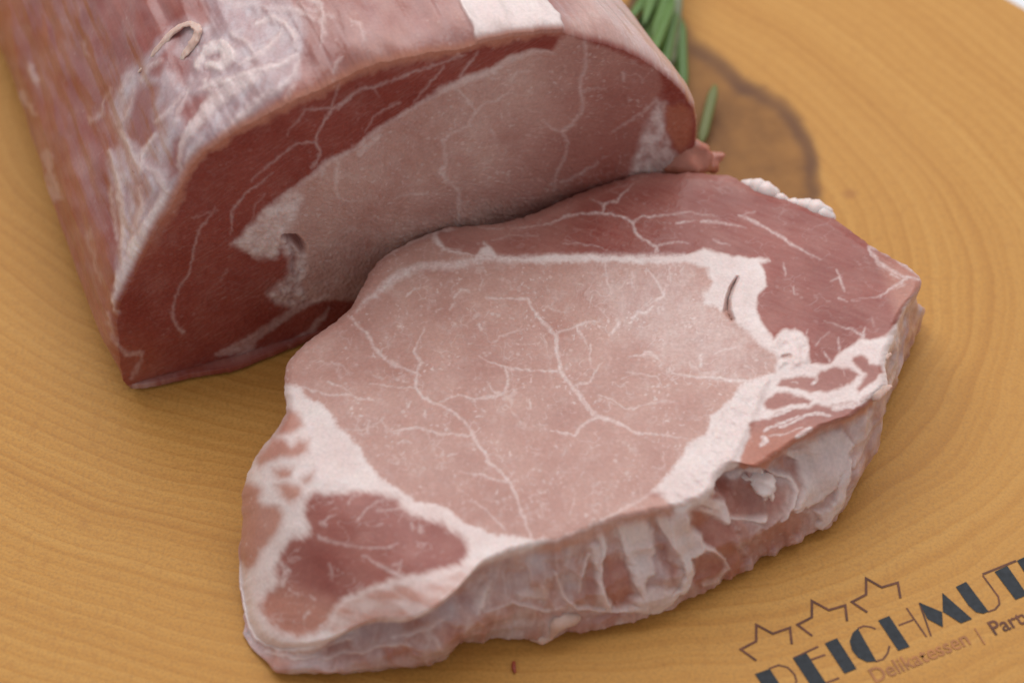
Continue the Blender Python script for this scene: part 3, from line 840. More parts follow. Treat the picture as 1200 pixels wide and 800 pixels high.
    cloud = 0.13 * fbm(U / 16, Vv / 16, 0, 4, 63) + 0.10 * fbm(U / 6, Vv / 6, 0, 3, 64)
    pale_patch = cloud + 0.33 * sstep(0, 1, inside(U, Vv, [(690, 320), (800, 312), (850, 370), (905, 420), (860, 445), (780, 420), (720, 380)], 40))
    vary = 0.10 * fbm(U / 45, Vv / 45, 0, 3, 65)
    fib = 0.10 * fbm((U * 0.35 - Vv) / 5, (U + Vv * 0.35) / 40, 0, 2, 66)
    lowl = sstep(430, 640, Vv) * 0.10 + sstep(560, 380, U) * 0.06
    dark = np.clip(eye * (0.06 + vary + lowl) + np.maximum(cap, 0) * (0.86 + vary + fib) + corner * (0.78 + vary) + rib * (0.62 + vary) + lob * (0.22 + vary * 1.5), 0, 1)
    cap_fade = sstep(735, 560, U) * cap + sstep(24, 4, np.abs(Vv - np.interp(U, [600, 700, 740, 816, 872], [262, 220, 204, 203, 214]))) * cap * 0.5
    dark = dark * (1 - 0.40 * cap_fade)
    lipz = (1 - corner) * inside(U + wu * 2, Vv + wv * 2, [(392, 712), (440, 686), (500, 680), (552, 664), (606, 648), (606, 660), (545, 690), (500, 724), (440, 734), (400, 742), (386, 735)], 9)
    lip2 = (1 - eye) * inside(U + wu, Vv + wv, [(628, 640), (645, 632), (662, 627), (700, 611), (735, 593), (762, 577), (778, 582), (786, 590), (800, 606), (720, 622), (680, 640), (640, 650)], 5)
    fatness = fatness * (1 - 0.80 * lip2)
    fatness = fatness * (1 - lipz * np.clip(0.62 + 0.5 * fbm((U + Vv * 0.4) / 40, (Vv - 0.4 * U) / 16, 0, 2, 47), 0.3, 0.85))
    tip = inside(U, Vv, [(1030, 300), (1085, 320), (1085, 345), (1050, 365), (1040, 330)], 10)
    dark = np.maximum(dark * (1 - 0.5 * tip), np.maximum(0.30 * lipz, 0.22 * lip2))
    fatm = np.clip(np.maximum(np.maximum(fatness, acc), faint) + pale_patch * eye, 0, 1)
    low_corner = inside(U, Vv, [(300, 700), (330, 686), (400, 712), (392, 760), (330, 770), (290, 750)], 16)
    dark = dark * (1 - 0.55 * low_corner)
    warm = np.clip(0.35 * low_corner + 0.5 * rib * sstep(485, 520, Vv) + 0.30 * lob + 0.30 * tip * cap + 0.45 * lipz + 0.40 * lip2, 0, 1)
    edge_px = (1 - t) * dl
    warm = np.clip(np.maximum(warm, 0.40 * sstep(9, 2, edge_px) * sstep(600, 640, U) * sstep(560, 590, Vv)), 0, 1) * (1 - fatm * 0.8)
    slit_warm = np.clip(m_slit + m_pit, 0, 1)
    fatm = fatm * (1 - 0.45 * slit_warm); warm = np.maximum(warm, 0.55 * slit_warm)
    memb = np.zeros_like(U)
    stain = inside(U, Vv, [(757, 580), (772, 574), (780, 578), (768, 584)], 4)
    dark = np.clip(dark + 0.5 * stain, 0, 1); fatm = fatm * (1 - 0.5 * stain)
    Z2 = 0.00003 * np.maximum(fat, acc) - 0.00004 * dark + 0.00003 * fbm(U / 4, Vv / 4, 0, 2, 68)
    top = top + np.stack([0 * Z2, 0 * Z2, Z2], -1)
    T_top = np.stack([fatm, dark, warm, memb], -1)
    # ---- side wall, from the rim down to the board
    rim = top[-1]
    cen = un(CX, CY, 0.024)[:2]
    tang = np.roll(rim[:, :2], -8, 0) - np.roll(rim[:, :2], 8, 0)
    nrm = np.stack([tang[:, 1], -tang[:, 0]], 1); nrm /= np.linalg.norm(nrm, axis=1)[:, None] + 1e-12
    sg = np.sign(((rim[:, :2] - cen) * nrm).sum(1).mean())
    nrm = nrm * sg
    for _ in range(6):
        nrm = sum(np.roll(nrm, k, 0) for k in range(-9, 10)); nrm /= np.linalg.norm(nrm, axis=1)[:, None]
    s = np.linspace(0, 1, RS + 1)[1:][:, None]
    base = np.stack([bx, by], 1)
    arc = np.cumsum(np.r_[0, np.hypot(*np.diff(rim[:, :2], axis=0).T)])
    wz = rim[:, 2]
    xy = rim[None, :, :2] * (1 - sstep(0, 1, s))[..., None] + base[None] * sstep(0, 1, s)[..., None]
    s0 = s
    bj = 0.0007 * fbm(base[:, 0] * 330, base[:, 1] * 330, 0, 3, 77)
    xy = xy + (nrm * bj[:, None])[None] * (sstep(0.5, 1, s) * free[None])[..., None]
    X0 = xy[..., 0] * 1000; Y0 = xy[..., 1] * 1000; Z0 = wz[None] * (1 - s) * 1000
    lumps = fbm(X0 / 15, Y0 / 15, Z0 / 11, 2, 81)
    fold = 1 - 2.2 * np.abs(fbm((X0 + 0.5 * Z0) / 8, (Y0 - 0.3 * Z0) / 8, Z0 / 22, 2, 84))
    crease = 1 - 2.2 * np.abs(fbm(X0 / 22, Y0 / 22, Z0 / 6, 2, 86))
    win = np.sin(np.pi * np.clip(s * 0.93 + 0.04, 0, 1)) ** 0.7
    win = np.maximum(win, 0.45 * sstep(0.6, 0.9, s))
    lipw = 0.0007 + 0.0062 * np.exp(-((ou - 490) / 85.0) ** 2) + 0.0026 * np.exp(-((ou - 940) / 60.0) ** 2)
    under = -lipw[None] * free[None] * np.exp(-((s - 0.24) / 0.16) ** 2)
    bulge = 0.0016 * np.sin(np.pi * s) * free[None] * sstep(0.0, 0.4, -nrm[:, 1])[None]
    off = under + bulge + win * (0.0010 * lumps + 0.0006 * fold + 0.0004 * crease) * (0.25 + 0.75 * free[None])
    xy = xy + nrm[None] * off[..., None]
    zz = wz[None] * (1 - s) ** 1.05 + 0.0006 * win * fbm(X0 / 15, Y0 / 15, Z0 / 9, 2, 88)
    tuck = sstep(0.90, 1.0, s) * 0.0016
    xy = xy - nrm[None] * tuck[..., None]
    zz = np.maximum(zz, 0.0002)
    side = np.concatenate([xy, zz[..., None]], -1)
    # side tissue
    su, sv = proj(side)
    w1 = 4 * fbm(su / 18, sv / 18, 0, 3, 91); w2 = 4 * fbm(su / 18, sv / 18, 4, 3, 92)
    a, b = su + w1, sv + w2
    memb = 0.20 + 0.42 * fbm(su / 46, sv / 40, 0, 3, 93)
    streak = fbm((su + 0.25 * sv + 0.6 * w1) / 8, sv / 60, 0, 3, 94)
    fatn = np.clip(0.02 + 0.32 * streak + 0.32 * fbm(su / 30, sv / 24, 0, 3, 95), 0, 0.9)
    fl = np.zeros_like(su); ft = np.zeros_like(su)
    for q, k in [([(706, 655), (722, 648), (740, 660), (746, 690), (735, 712), (716, 712), (704, 690)], 0.9), ([(690, 650), (700, 660), (700, 690), (690, 705), (680, 690)], .6),
                 ([(770, 645), (780, 640), (790, 660), (798, 668), (790, 680), (776, 660)], 0.8), ([(810, 590), (836, 575), (850, 590), (862, 612), (866, 640), (880, 655), (870, 676), (848, 684), (838, 660), (820, 630), (806, 600)], 0.95),
                 ([(840, 570), (870, 565), (895, 575), (900, 605), (880, 612), (858, 608), (850, 590)], 0.85), ([(815, 650), (850, 655), (856, 672), (820, 694), (810, 680)], .85), ([(876, 640), (930, 600), (950, 610), (925, 640), (880, 664)], .8),
                 ([(900, 560), (915, 575), (918, 600), (900, 618), (896, 590)], .75), ([(908, 540), (940, 525), (955, 540), (945, 556), (915, 556)], .6), ([(660, 720), (700, 722), (730, 716), (722, 735), (690, 742), (664, 742)], .7),
                 ([(530, 690), (560, 700), (560, 712), (536, 712)], .2), ([(440, 760), (480, 755), (490, 765), (455, 775)], .7), ([(380, 755), (410, 752), (420, 770), (390, 780)], .7), ([(520, 730), (545, 735), (545, 752), (524, 754)], .6),
                 ([(640, 660), (668, 655), (672, 672), (650, 682)], .4), ([(300, 730), (340, 748), (330, 765), (305, 755)], .6), ([(285, 600), (305, 590), (310, 650), (290, 680)], .5)]:
        fl = np.maximum(fl, k * inside(a, b, q, 6))
    for q, k in [([(728, 612), (755, 600), (768, 640), (764, 676), (745, 690), (738, 660)], 0.75), ([(782, 600), (800, 600), (830, 640), (820, 650), (798, 660), (784, 630)], 0.8), ([(690, 640), (704, 636), (706, 680), (716, 718), (704, 716), (700, 690)], 0.7),
                 ([(820, 600), (840, 590), (856, 600), (852, 612), (830, 606)], .7), ([(930, 530), (985, 500), (1000, 520), (985, 570), (950, 590), (930, 600), (940, 570)], .8), ([(955, 600), (975, 590), (982, 600), (962, 622)], 0.85), ([(1005, 490), (1024, 480), (1020, 510), (1005, 540), (998, 520)], .5),
                 ([(740, 700), (765, 690), (790, 690), (784, 706), (750, 722)], .7), ([(560, 690), (575, 680), (568, 712), (556, 716)], .7), ([(606, 690), (640, 688), (640, 702), (610, 702)], .5), ([(284, 650), (300, 680), (302, 730), (288, 722)], .75), ([(440, 700), (500, 690), (540, 680), (500, 716), (440, 722), (400, 735)], .8), ([(320, 752), (380, 752), (420, 740), (410, 748), (350, 770)], .5)]:
        ft = np.maximum(ft, k * inside(a, b, q, 5))
    swirl = np.zeros_like(su)
    a1, b1 = su + 0.5 * w1, sv + 0.5 * w2
    for p, w, k in [([(702, 622), (707, 640), (704, 672), (710, 707)], [9, 6, 5, 6], .9), ([(728, 615), (738, 645), (748, 680), (756, 700)], [12, 16, 14, 8], .8), ([(690, 650), (681, 677), (680, 692)], [4, 3, 2], .8),
                    ([(650, 672), (662, 700), (675, 712), (720, 715), (748, 712)], [4, 4, 4, 5, 8], .65), ([(558, 703), (560, 718)], [6, 5], .6), ([(608, 694), (632, 698)], [7, 6], .5), ([(570, 716), (600, 706), (640, 715), (662, 711)], [3, 4, 4, 2], .5),
                    ([(774, 606), (788, 626), (804, 652), (810, 672), (800, 692)], [12, 15, 13, 11, 9], .9), ([(792, 600), (812, 626), (826, 640), (852, 657)], [6, 9, 7, 4], .7), ([(822, 586), (846, 594), (854, 611)], [12, 13, 8], .85),
                    ([(856, 607), (876, 609), (896, 610)], [3, 3, 6], .8), ([(746, 713), (772, 713), (790, 698), (800, 690)], [9, 11, 9, 6], .8), ([(850, 656), (856, 668), (842, 682), (826, 686)], [4, 4, 4, 3], .6),
                    ([(860, 566), (876, 556), (892, 558), (904, 574), (898, 584)], [5, 9, 12, 12, 6], .9), ([(903, 551), (922, 557), (932, 574), (928, 594), (917, 613)], [4, 6, 6, 5, 3], .85), ([(922, 530), (950, 538), (961, 552), (955, 570), (934, 600)], [8, 14, 12, 10, 4], .8),
                    ([(976, 510), (981, 530), (968, 562), (944, 592)], [8, 14, 14, 6], .75), ([(994, 540), (982, 590), (962, 614)], [8, 13, 12], .85), ([(1016, 492), (1012, 520), (1000, 545)], [5, 7, 7], .5), ([(1052, 400), (1048, 430), (1040, 452)], [5, 8, 6], .6),
                    ([(460, 745), (500, 735), (520, 722)], [6, 8, 5], .5), ([(380, 770), (420, 764), (450, 755), (480, 757)], [4, 5, 6, 3], .5), ([(312, 762), (345, 770), (372, 768)], [5, 6, 3], .5), ([(500, 742), (512, 750), (520, 765)], [4, 5, 4], .4),
                    ([(620, 655), (622, 680)], [3, 2], .4), ([(636, 652), (640, 684)], [3, 2], .4), ([(652, 648), (655, 672)], [3, 2], .4), ([(668, 645), (664, 668)], [3, 2], .45), ([(590, 670), (592, 696)], [3, 2], .4), ([(574, 682), (572, 705)], [4, 2], .4)]:
        swirl = vein(a1, b1, p, w, swirl, k, 3.0)
    ft = np.maximum(ft, swirl)
    pit = inside(a, b, [(838, 566), (862, 552), (884, 548), (898, 554), (890, 566), (866, 566), (848, 580)], 6)
    rel = 0.0007 * sstep(0.05, 0.95, ft) - 0.0008 * fl - 0.0032 * pit
    side[..., :2] += nrm[None] * (rel * win)[..., None]
    lipband = np.exp(-((s - 0.02) / 0.06) ** 2) * free[None]
    fatS = np.clip(np.maximum(fatn * (1 - fl), ft), 0, 1)
    membS = np.clip(memb * (1 - fl) * (1 - 0.8 * ft), 0, 0.9)
    darkS = np.clip(0.24 + fl * 0.45 + 0.22 * fbm(su / 15, sv / 15, 0, 3, 97), 0, 1)
    warmS = np.clip(0.25 * fl + 0.75 * lipband * (1 - T_top[-1, :, 0][None] * 0.6), 0, 1)
    membS = membS * (1 - lipband); fatS = fatS * (1 - lipband) + lipband * T_top[-1, :, 0][None] * 0.8
    blend = sstep(0, 0.06, s)
    T_s = np.stack([fatS, darkS, warmS, membS], -1)
    T_s = T_top[-1][None] * (1 - blend)[..., None] + T_s * blend[..., None]
    bc = side[-1].mean(0)
    bot = [side[-1] * (1 - q) + np.array([bc[0], bc[1], 0.0002]) * q for q in np.linspace(0, 1, RB + 1)[1:]]
    P = np.concatenate([top, side, np.stack(bot)], 0)
    T = np.concatenate([T_top, T_s, np.repeat(T_s[-1:], RB, 0)], 0)
    # ---- which piece each face belongs to
    Rr = P.shape[0]
    cls = np.full((Rr - 1, N), 6)
    tf = slice(0, RT_ - 1)
    def fc(m): return (m[:-1] + m[1:] + np.roll(m, -1, 1)[:-1] + np.roll(m, -1, 1)[1:]) / 4
    e, c_, k_, l_ = fc(eye), fc(cap), fc(corner), fc(lob)
    part = np.full(e.shape, 1)
    part[e > 0.5] = 0
    part[c_ > 0.5] = 2
    part[k_ > 0.5] = 3
    for i, q in enumerate(ribs):
        part[(fc(q) > 0.5)] = 7 + i
    for i, q in enumerate(lobs):
        part[fc(q) > 0.5] = 11 + i
    cls[tf] = part
    root = empty('pork_steak', (0.008, -0.015, 0.0))
    names = ['pale_muscle', 'fat_seam', 'dark_muscle', 'dark_muscle', 'side_lobe', 'x', 'side_membrane', 'rib_muscle', 'rib_muscle', 'rib_muscle', 'rib_muscle'] + ['side_lobe'] * 6
    made = build_split(root, P, T, cls, names, [MEAT] * 6 + [MEATB] + [MEAT] * 10, SGN_STEAK)
    made[2]['label'] = 'dark red upper muscle curving round the pale eye'
    made[3]['label'] = 'small dark red muscle in the near corner'
    tag(root, 'thick raw pork steak with pale marbled eye and white fat seam in front', 'pork steak')
    return root, side


SGN_STEAK = 1
steak, steak_side = make_steak()


def side_pt(u, v):
    """the point of the steak's side that shows at a measured picture point"""
    pu, pv = proj(steak_side)
    d = (pu - u) ** 2 + (pv - v) ** 2
    dep = (steak_side - CAM) @ FW
    k = np.argsort(d.ravel())[:6]
    k = k[np.argmin(dep.ravel()[k])]
    return steak_side.reshape(-1, 3)[k]


def toward(p, d):
    q = CAM - p
    return p + q / np.linalg.norm(q) * d


p0 = side_pt(672, 722); p1 = side_pt(655, 728)
lump('flesh_tag', [toward(p0, -0.0016), toward(p1, 0.0), un(644, 741, 0.0022), un(634, 746, 0.0017), un(626, 746, 0.0016)], [0.0018, 0.0016, 0.0013, 0.0014, 0.0010], M_PALEFLESH, steak, 3, 0.15)
lump('fat_flap', [toward(side_pt(876, 556), -0.0010), toward(side_pt(890, 560), 0.0006), toward(side_pt(898, 570), 0.0010), toward(side_pt(903, 580), 0.0008)], [0.0014, 0.0024, 0.0022, 0.0009], M_FAT, steak, 5, 0.3, 0.45)
for (u, v, r, sd) in [(888, 218, 0.0021, 1), (896, 222, 0.0022, 2), (878, 215, 0.0015, 3), (946, 240, 0.0020, 4), (956, 244, 0.0024, 5), (964, 249, 0.0019, 8), (915, 230, 0.0012, 6), (930, 236, 0.0013, 7)]:
    c = un(u, v + 3, 0.0222)
    lump('fat_bead', [c + np.array([-r * 0.6, r * 0.3, -0.0003]), c, c + np.array([r * 0.6, -r * 0.2, -0.0003])], [r * 0.8, r, r * 0.8], M_FAT, steak, sd, 0.10)
# jagged tips of the membrane at the right-hand edge
for pts, r in [([(1024, 462), (1034, 455), (1043, 452)], [0.0016, 0.0013, 0.0004]), ([(1031, 421), (1038, 418), (1043, 415)], [0.0009, 0.0007, 0.0003])]:
    lump('membrane_tip', [un(u, v, 0.0228) for u, v in pts], r, M_PALEFLESH, steak, 14, 0.15, 0.6)


# ------------------------------------------------------------------ the pork loin behind
L_OUT = [(157, 457), (148, 453), (142, 436), (139, 415), (138, 392), (139, 362), (150, 340), (163, 318), (181, 274), (198, 247), (214, 216), (232, 186), (254, 169), (277, 153), (311, 135), (337, 120), (375, 107), (412, 90), (433, 79), (450, 74),
         (500, 62), (530, 60), (545, 58), (559, 51), (593, 45), (620, 42), (647, 38), (661, 38), (684, 47), (713, 54), (741, 65), (772, 84), (795, 104), (810, 124), (817, 141), (815, 170), (818, 195), (812, 212),
         (740, 248), (650, 296), (560, 333), (480, 361), (400, 386), (365, 398), (330, 413), (301, 424), (272, 436), (244, 439), (209, 447), (180, 453)]
L_EYE = [(277, 287), (300, 262), (317, 244), (346, 221), (375, 196), (404, 178), (432, 159), (461, 141), (490, 123), (513, 109), (530, 96), (559, 86), (575, 80), (597, 67), (626, 59), (646, 60), (662, 40), (684, 48), (713, 58), (741, 70), (770, 84), (778, 106), (770, 118),
         (756, 147), (747, 181), (738, 204), (742, 260), (560, 345), (480, 372), (405, 350), (366, 352), (358, 345), (352, 330), (358, 310), (350, 292), (338, 280), (318, 300), (300, 304), (292, 296)]
L_FATP = [[(272, 287), (298, 262), (328, 233), (346, 220), (356, 232), (346, 256), (336, 272), (345, 285), (356, 300), (360, 316), (352, 334), (362, 350), (345, 364), (324, 356), (312, 345), (326, 336), (338, 325), (339, 305), (330, 293), (322, 303), (305, 305), (294, 296)],
          [(770, 118), (782, 123), (779, 146), (784, 170), (796, 186), (800, 215), (735, 240), (738, 204), (747, 175), (756, 147)]]
L_VEINS = [
    ([(545, 66), (516, 76), (484, 84), (460, 94), (438, 103), (424, 106), (410, 116), (398, 126), (389, 129), (380, 142), (375, 152), (369, 166), (375, 178), (370, 190), (364, 196)], [2, 2, 2.4, 2.6, 3, 3, 4, 5, 4, 3, 3, 4, 4, 3.4, 3]),
    ([(389, 129), (374, 128), (358, 130), (345, 146), (337, 160)], [2.6, 2, 1.4]), ([(370, 167), (349, 169), (334, 180), (317, 192), (304, 202), (294, 213)], [2.4, 2, 2, 1.4]), ([(320, 202), (303, 216), (289, 228), (280, 238), (272, 250), (271, 274)], [1.4, 2, 2.6, 2.6, 1.6]),
    ([(467, 120), (452, 129), (438, 138), (427, 155)], [2, 2, 1.4]), ([(389, 126), (395, 110), (399, 100)], [2, 1.4]), ([(520, 80), (506, 96), (492, 112), (484, 122)], [2.4, 2, 1.4]), ([(438, 103), (444, 112)], [2, 1.4]), ([(560, 62), (548, 78), (540, 90)], [2, 3, 4]),
    ([(252, 244), (244, 256), (235, 266), (230, 282), (227, 297), (221, 326), (212, 338), (206, 349), (201, 367), (206, 380), (215, 388)], [1.6, 2, 2.4, 2.2, 2, 2, 2.4, 4, 4]), ([(226, 254), (240, 250), (256, 246)], [1.4, 1.4]),
    ([(310, 228), (300, 240), (296, 256)], [1.4, 1.2]), ([(260, 330), (266, 316)], [1.2, 1.2]),
    ([(535, 104), (545, 114), (556, 129), (553, 138), (548, 147), (538, 152), (527, 156), (519, 165), (521, 178), (522, 192), (516, 201), (526, 213), (539, 227), (538, 245), (537, 264)], [3, 3, 4, 4, 3, 3, 4, 4, 4, 5, 4, 4, 4, 3.4]),
    ([(557, 129), (569, 118), (580, 116), (589, 111), (600, 104)], [3, 2.6, 2]), ([(598, 94), (606, 85), (622, 84)], [3, 2, 1.5]), ([(684, 50), (687, 64), (686, 78), (680, 92), (680, 106), (682, 122), (680, 134), (670, 146), (658, 155), (646, 150), (636, 138)], [4, 4, 4, 4, 5, 4, 4, 4, 5, 3, 1.6]), ([(658, 155), (666, 168), (662, 185), (655, 200), (650, 225)], [4, 3.4, 2.6, 2]), ([(680, 106), (695, 103), (710, 104)], [2, 1.4]),
    ([(770, 118), (756, 130), (738, 142), (718, 156)], [4, 3, 2]), ([(700, 190), (680, 205), (660, 215)], [3, 2]), ([(395, 190), (394, 205), (392, 218), (398, 232), (410, 236), (424, 234)], [5, 5, 3.4, 3, 2]), ([(500, 226), (480, 226), (464, 230)], [3, 1.6]), ([(575, 152), (579, 162)], [3, 2]), ([(430, 330), (420, 350)], [1.5, 1.5]), ([(731, 88), (732, 94)], [4, 3]),
    ([(254, 415), (270, 410), (286, 403), (300, 394), (330, 376), (345, 366), (360, 356), (385, 346)], [4, 12, 14, 12, 10, 10, 9, 4]), ([(250, 432), (272, 424), (290, 414), (296, 404)], [8, 12, 14, 8]), ([(340, 402), (365, 388), (382, 366)], [3, 8, 4]), ([(384, 360), (376, 374), (366, 388)], [3, 3, 2]),
    ([(150, 454), (160, 455), (180, 451), (210, 444), (245, 434), (260, 430)], [4, 4, 4, 4, 5, 6]), ([(139, 366), (132, 376), (134, 390), (139, 404), (148, 414), (166, 412), (165, 424), (158, 438)], [4, 4, 4, 4, 6, 5, 3, 2]), ([(165, 424), (158, 430), (154, 442)], [3, 2]), ([(314, 300), (306, 297), (300, 300)], [5, 6, 4]),
    ([(476, 132), (500, 116), (520, 104), (545, 94), (575, 84), (600, 70), (626, 61), (648, 62)], [4, 6, 10, 9, 8, 8, 6, 3]), ([(292, 268), (320, 240), (350, 217), (380, 192), (410, 174), (440, 154), (480, 129)], [8, 7, 6, 8, 6, 5, 4]), ([(420, 178), (436, 165), (446, 158)], [8, 9, 4]), ([(375, 196), (380, 200), (376, 206)], [8, 6, 4])]
O_MEMB = [(242, -20), (238, 0), (247, 25), (236, 32), (222, 22), (205, 28), (190, 46), (170, 66), (148, 84), (136, 110), (128, 135), (142, 158), (143, 172), (127, 180), (129, 205), (138, 236), (142, 262), (141, 290), (139, 310), (135, 340), (137, 362), (146, 350), (165, 318), (183, 274), (200, 247),
          (216, 214), (234, 184), (257, 164), (290, 143), (322, 118), (348, 92), (357, 60), (358, 28), (342, 6), (320, -20)]
O_HOLES = [[(162, 104), (186, 98), (180, 130), (184, 158), (166, 176), (148, 160), (152, 132)], [(226, 112), (256, 112), (240, 132), (216, 152), (214, 130)], [(205, 166), (216, 160), (214, 200), (196, 210), (198, 186)], [(210, 30), (218, 40), (200, 62), (188, 92), (172, 84), (196, 56)], [(160, 216), (168, 206), (172, 232), (162, 240)], [(198, 60), (224, 70), (216, 100), (196, 80)]]
O_STRANDS = [
    ([(143, 155), (155, 175), (166, 198), (170, 178), (183, 160)], [4, 5, 8, 6, 4], .8), ([(129, 178), (139, 205), (143, 232), (146, 262), (146, 300)], [4, 7, 9, 9, 10], .75), ([(172, 196), (186, 203), (194, 224), (186, 244)], [5, 9, 9, 12], .7),
    ([(198, 226), (183, 257), (163, 291), (147, 322), (138, 352), (139, 366)], [9, 20, 24, 20, 12, 5], .95), ([(215, 213), (211, 190), (213, 172), (226, 150), (255, 116), (284, 98), (306, 88)], [4, 5, 7, 13, 20, 16, 6], .72),
    ([(183, 144), (198, 132), (215, 109)], [3, 4, 2.5], .7), ([(206, 146), (213, 122), (223, 104)], [2, 3, 2], .75), ([(284, 144), (290, 124), (313, 115), (340, 94), (352, 70)], [3, 4, 5, 6, 4], .55), ([(258, 164), (276, 146), (292, 130), (318, 106)], [6, 9, 9, 5], .6),
    ([(232, 78), (244, 58), (262, 54), (270, 66), (258, 78), (244, 76)], [8, 14, 16, 16, 14, 8], .95), ([(236, 106), (250, 100), (272, 94), (300, 84), (327, 77), (350, 66)], [4, 10, 9, 9, 8, 4], .85), ([(300, 28), (318, 23), (334, 28), (343, 42), (347, 60)], [6, 9, 9, 9, 5], .7),
    ([(280, 76), (300, 66), (315, 56), (330, 38)], [5, 8, 8, 5], .65), ([(256, 118), (246, 104), (240, 96)], [4, 6, 4], .8), ([(270, 40), (290, 50), (300, 64)], [6, 8, 6], .5), ([(166, 95), (174, 80), (188, 72)], [3, 5, 4], .65), ([(145, 108), (150, 96), (156, 86)], [4, 7, 4], .5), ([(140, 146), (154, 127), (158, 106)], [3, 4, 3], .6),
    ([(240, -10), (270, 4), (310, 10), (352, 14), (368, 22)], [8, 9, 6, 7, 4], .45), ([(218, 200), (222, 184), (236, 166)], [4, 6, 5], .6), ([(130, 220), (134, 250), (138, 280)], [4, 5, 4], .5), ([(164, 220), (168, 240), (160, 268)], [6, 9, 9], .6)]
O_FATPATCH = [(520, -30), (532, -8), (545, 15), (555, 34), (559, 56), (593, 50), (620, 48), (650, 44), (660, 36), (656, 18), (641, 4), (628, -30)]


def make_loin():
    N, RF, RO = 1100, 210, 240
    CX, CY = 440.0, 250.0
    G0 = un(157, 457)[:2]; G1 = un(365, 398)[:2]
    bd = (G1 - G0) / np.linalg.norm(G1 - G0)
    back = np.array([-bd[1], bd[0]])
    LEAN = -0.02
    nrm = np.array([back[0], back[1], -LEAN]); nrm /= np.linalg.norm(nrm)
    g0 = np.array([G0[0], G0[1], 0])

    def onplane(u, v):
        d = rays(u, v)
        k = ((g0 - CAM) @ nrm) / (d @ nrm)
        P = CAM + d * k[..., None]
        low = P[..., 2] < 0.0008
        Pz = un(u, v, 0.0008)
        P = np.where(low[..., None], Pz, P)
        return P

    K = resample([(a, b) for a, b in L_OUT], N)
    ou, ov = K.T
    ang = np.arange(N) / N * 2 * np.pi
    j = 1.3 * fbm(np.cos(ang) * 22, np.sin(ang) * 22, 0, 3, 171)
    dx, dy = ou - CX, ov - CY; dl = np.hypot(dx, dy)
    ou = ou + dx / dl * j; ov = ov + dy / dl * j
    t = np.linspace(0, 1, RF)[:, None]
    U = CX + t * (ou - CX); V = CY + t * (ov - CY)
    face = onplane(U, V)
    und = 0.0006 * fbm(U / 90, V / 90, 0, 3, 111)
    hole = vein(U, V, [(333, 277), (345, 281), (353, 289), (356, 296)], [3, 9, 8, 3], np.zeros_like(U), 1, 4)
    hole2 = vein(U, V, [(340, 286), (346, 300), (344, 318)], [3, 4, 3], np.zeros_like(U), 1, 4)
    wu = 2.4 * fbm(U / 15, V / 15, 0, 3, 131); wv = 2.4 * fbm(U / 15, V / 15, 5, 3, 134)
    A, B = U + wu, V + wv
    eye = inside(A, B, L_EYE, 4.0)
    fp = np.max([inside(A, B, q, 6.0) for q in L_FATP], 0)
    acc = np.zeros_like(U)
    a2, b2 = U + 0.5 * wu + 1.3 * fbm(U / 7, V / 7, 0, 2, 138), V + 0.5 * wv + 1.3 * fbm(U / 7, V / 7, 4, 2, 139)
    for p, w in L_VEINS: acc = vein(a2, b2, p, np.asarray(w) * 0.9, acc, 0.42, 2.6)
    faint = 0.12 * rand_veins(U, V, 13, 34, 2.6, 0.0) * eye + 0.05 * rand_veins(U * 0.8 + V * 0.5, V * 1.3, 18, 34, 2.2, 0.1) * (1 - eye)
    fleck = sstep(0.34, 0.75, fbm(U / 5, V / 5, 0, 2, 141)) * sstep(-0.3, 0.5, fbm(U / 40, V / 40, 0, 2, 142))
    faint = np.maximum(faint, 0.30 * fleck * eye)
    fat = np.clip(np.maximum(np.maximum(acc * np.clip(0.85 + 0.3 * fbm(U / 7, V / 7, 0, 2, 143), 0.4, 1.1), faint), fp * np.clip(0.62 + 0.35 * fbm(U / 12, V / 12, 0, 3, 150), 0.2, 0.85)), 0, 1)
    fat = np.clip(fat + eye * (0.10 + 0.10 * fbm(U / 14, V / 14, 0, 3, 144)) * (1 - sstep(540, 700, U)), 0, 1)
    right = sstep(560, 740, U + 0.4 * (V - 150))
    low = sstep(205, 285, V - (U - 400) * -0.25)
    vary = 0.12 * fbm(U / 45, V / 45, 0, 3, 145)
    dark = np.clip(eye * (0.0 + 0.62 * right + 0.16 * low + vary) + (1 - eye) * (0.98 + vary), 0, 1)
    redbit = inside(A, B, [(781, 126), (800, 124), (812, 135), (810, 165), (798, 180), (788, 166), (780, 146)], 4)
    dark = np.clip(np.maximum(dark, redbit * 0.6), 0, 1); fat = fat * (1 - redbit)
    warm = np.clip(0.5 * redbit + 0.25 * sstep(60, 10, np.hypot(U - 150, V - 435)), 0, 1)
    hol = np.clip(np.maximum(hole, hole2 * 0.5), 0, 1)
    dark = np.clip(dark + 0.6 * hol, 0, 1); fat = fat * (1 - 0.65 * hol)
    und = und - 0.00012 * dark + 0.0001 * fat + 0.00012 * fbm(U / 4, V / 4, 0, 2, 146) + 0.0003 * fp * fbm(U / 12, V / 10, 0, 2, 147)
    face = face + (-nrm) * und[..., None] + nrm * (0.0028 * hole + 0.0010 * hole2)[..., None]
    rim_glow = sstep(13, 1, (1 - t) * dl + 6 * fbm(U / 25, V / 25, 0, 3, 148)) * (1 - eye) * sstep(330, 200, V) * sstep(700, 600, U)  # translucent glow along the top rim, painted as a paler warm band
    dark = dark * (1 - 0.45 * rim_glow); warm = np.maximum(warm, 0.60 * rim_glow)
    fibf = fbm((U + 1.6 * V) / 4.0, (1.6 * U - V) / 30, 0, 3, 149)
    dark = np.clip(dark + 0.16 * fibf * (1 - eye), 0, 1); warm = np.clip(warm + 0.12 * np.clip(fibf, 0, 1) * (1 - eye), 0, 1)
    Tf = np.stack([fat, dark, warm, np.zeros_like(U)], -1)
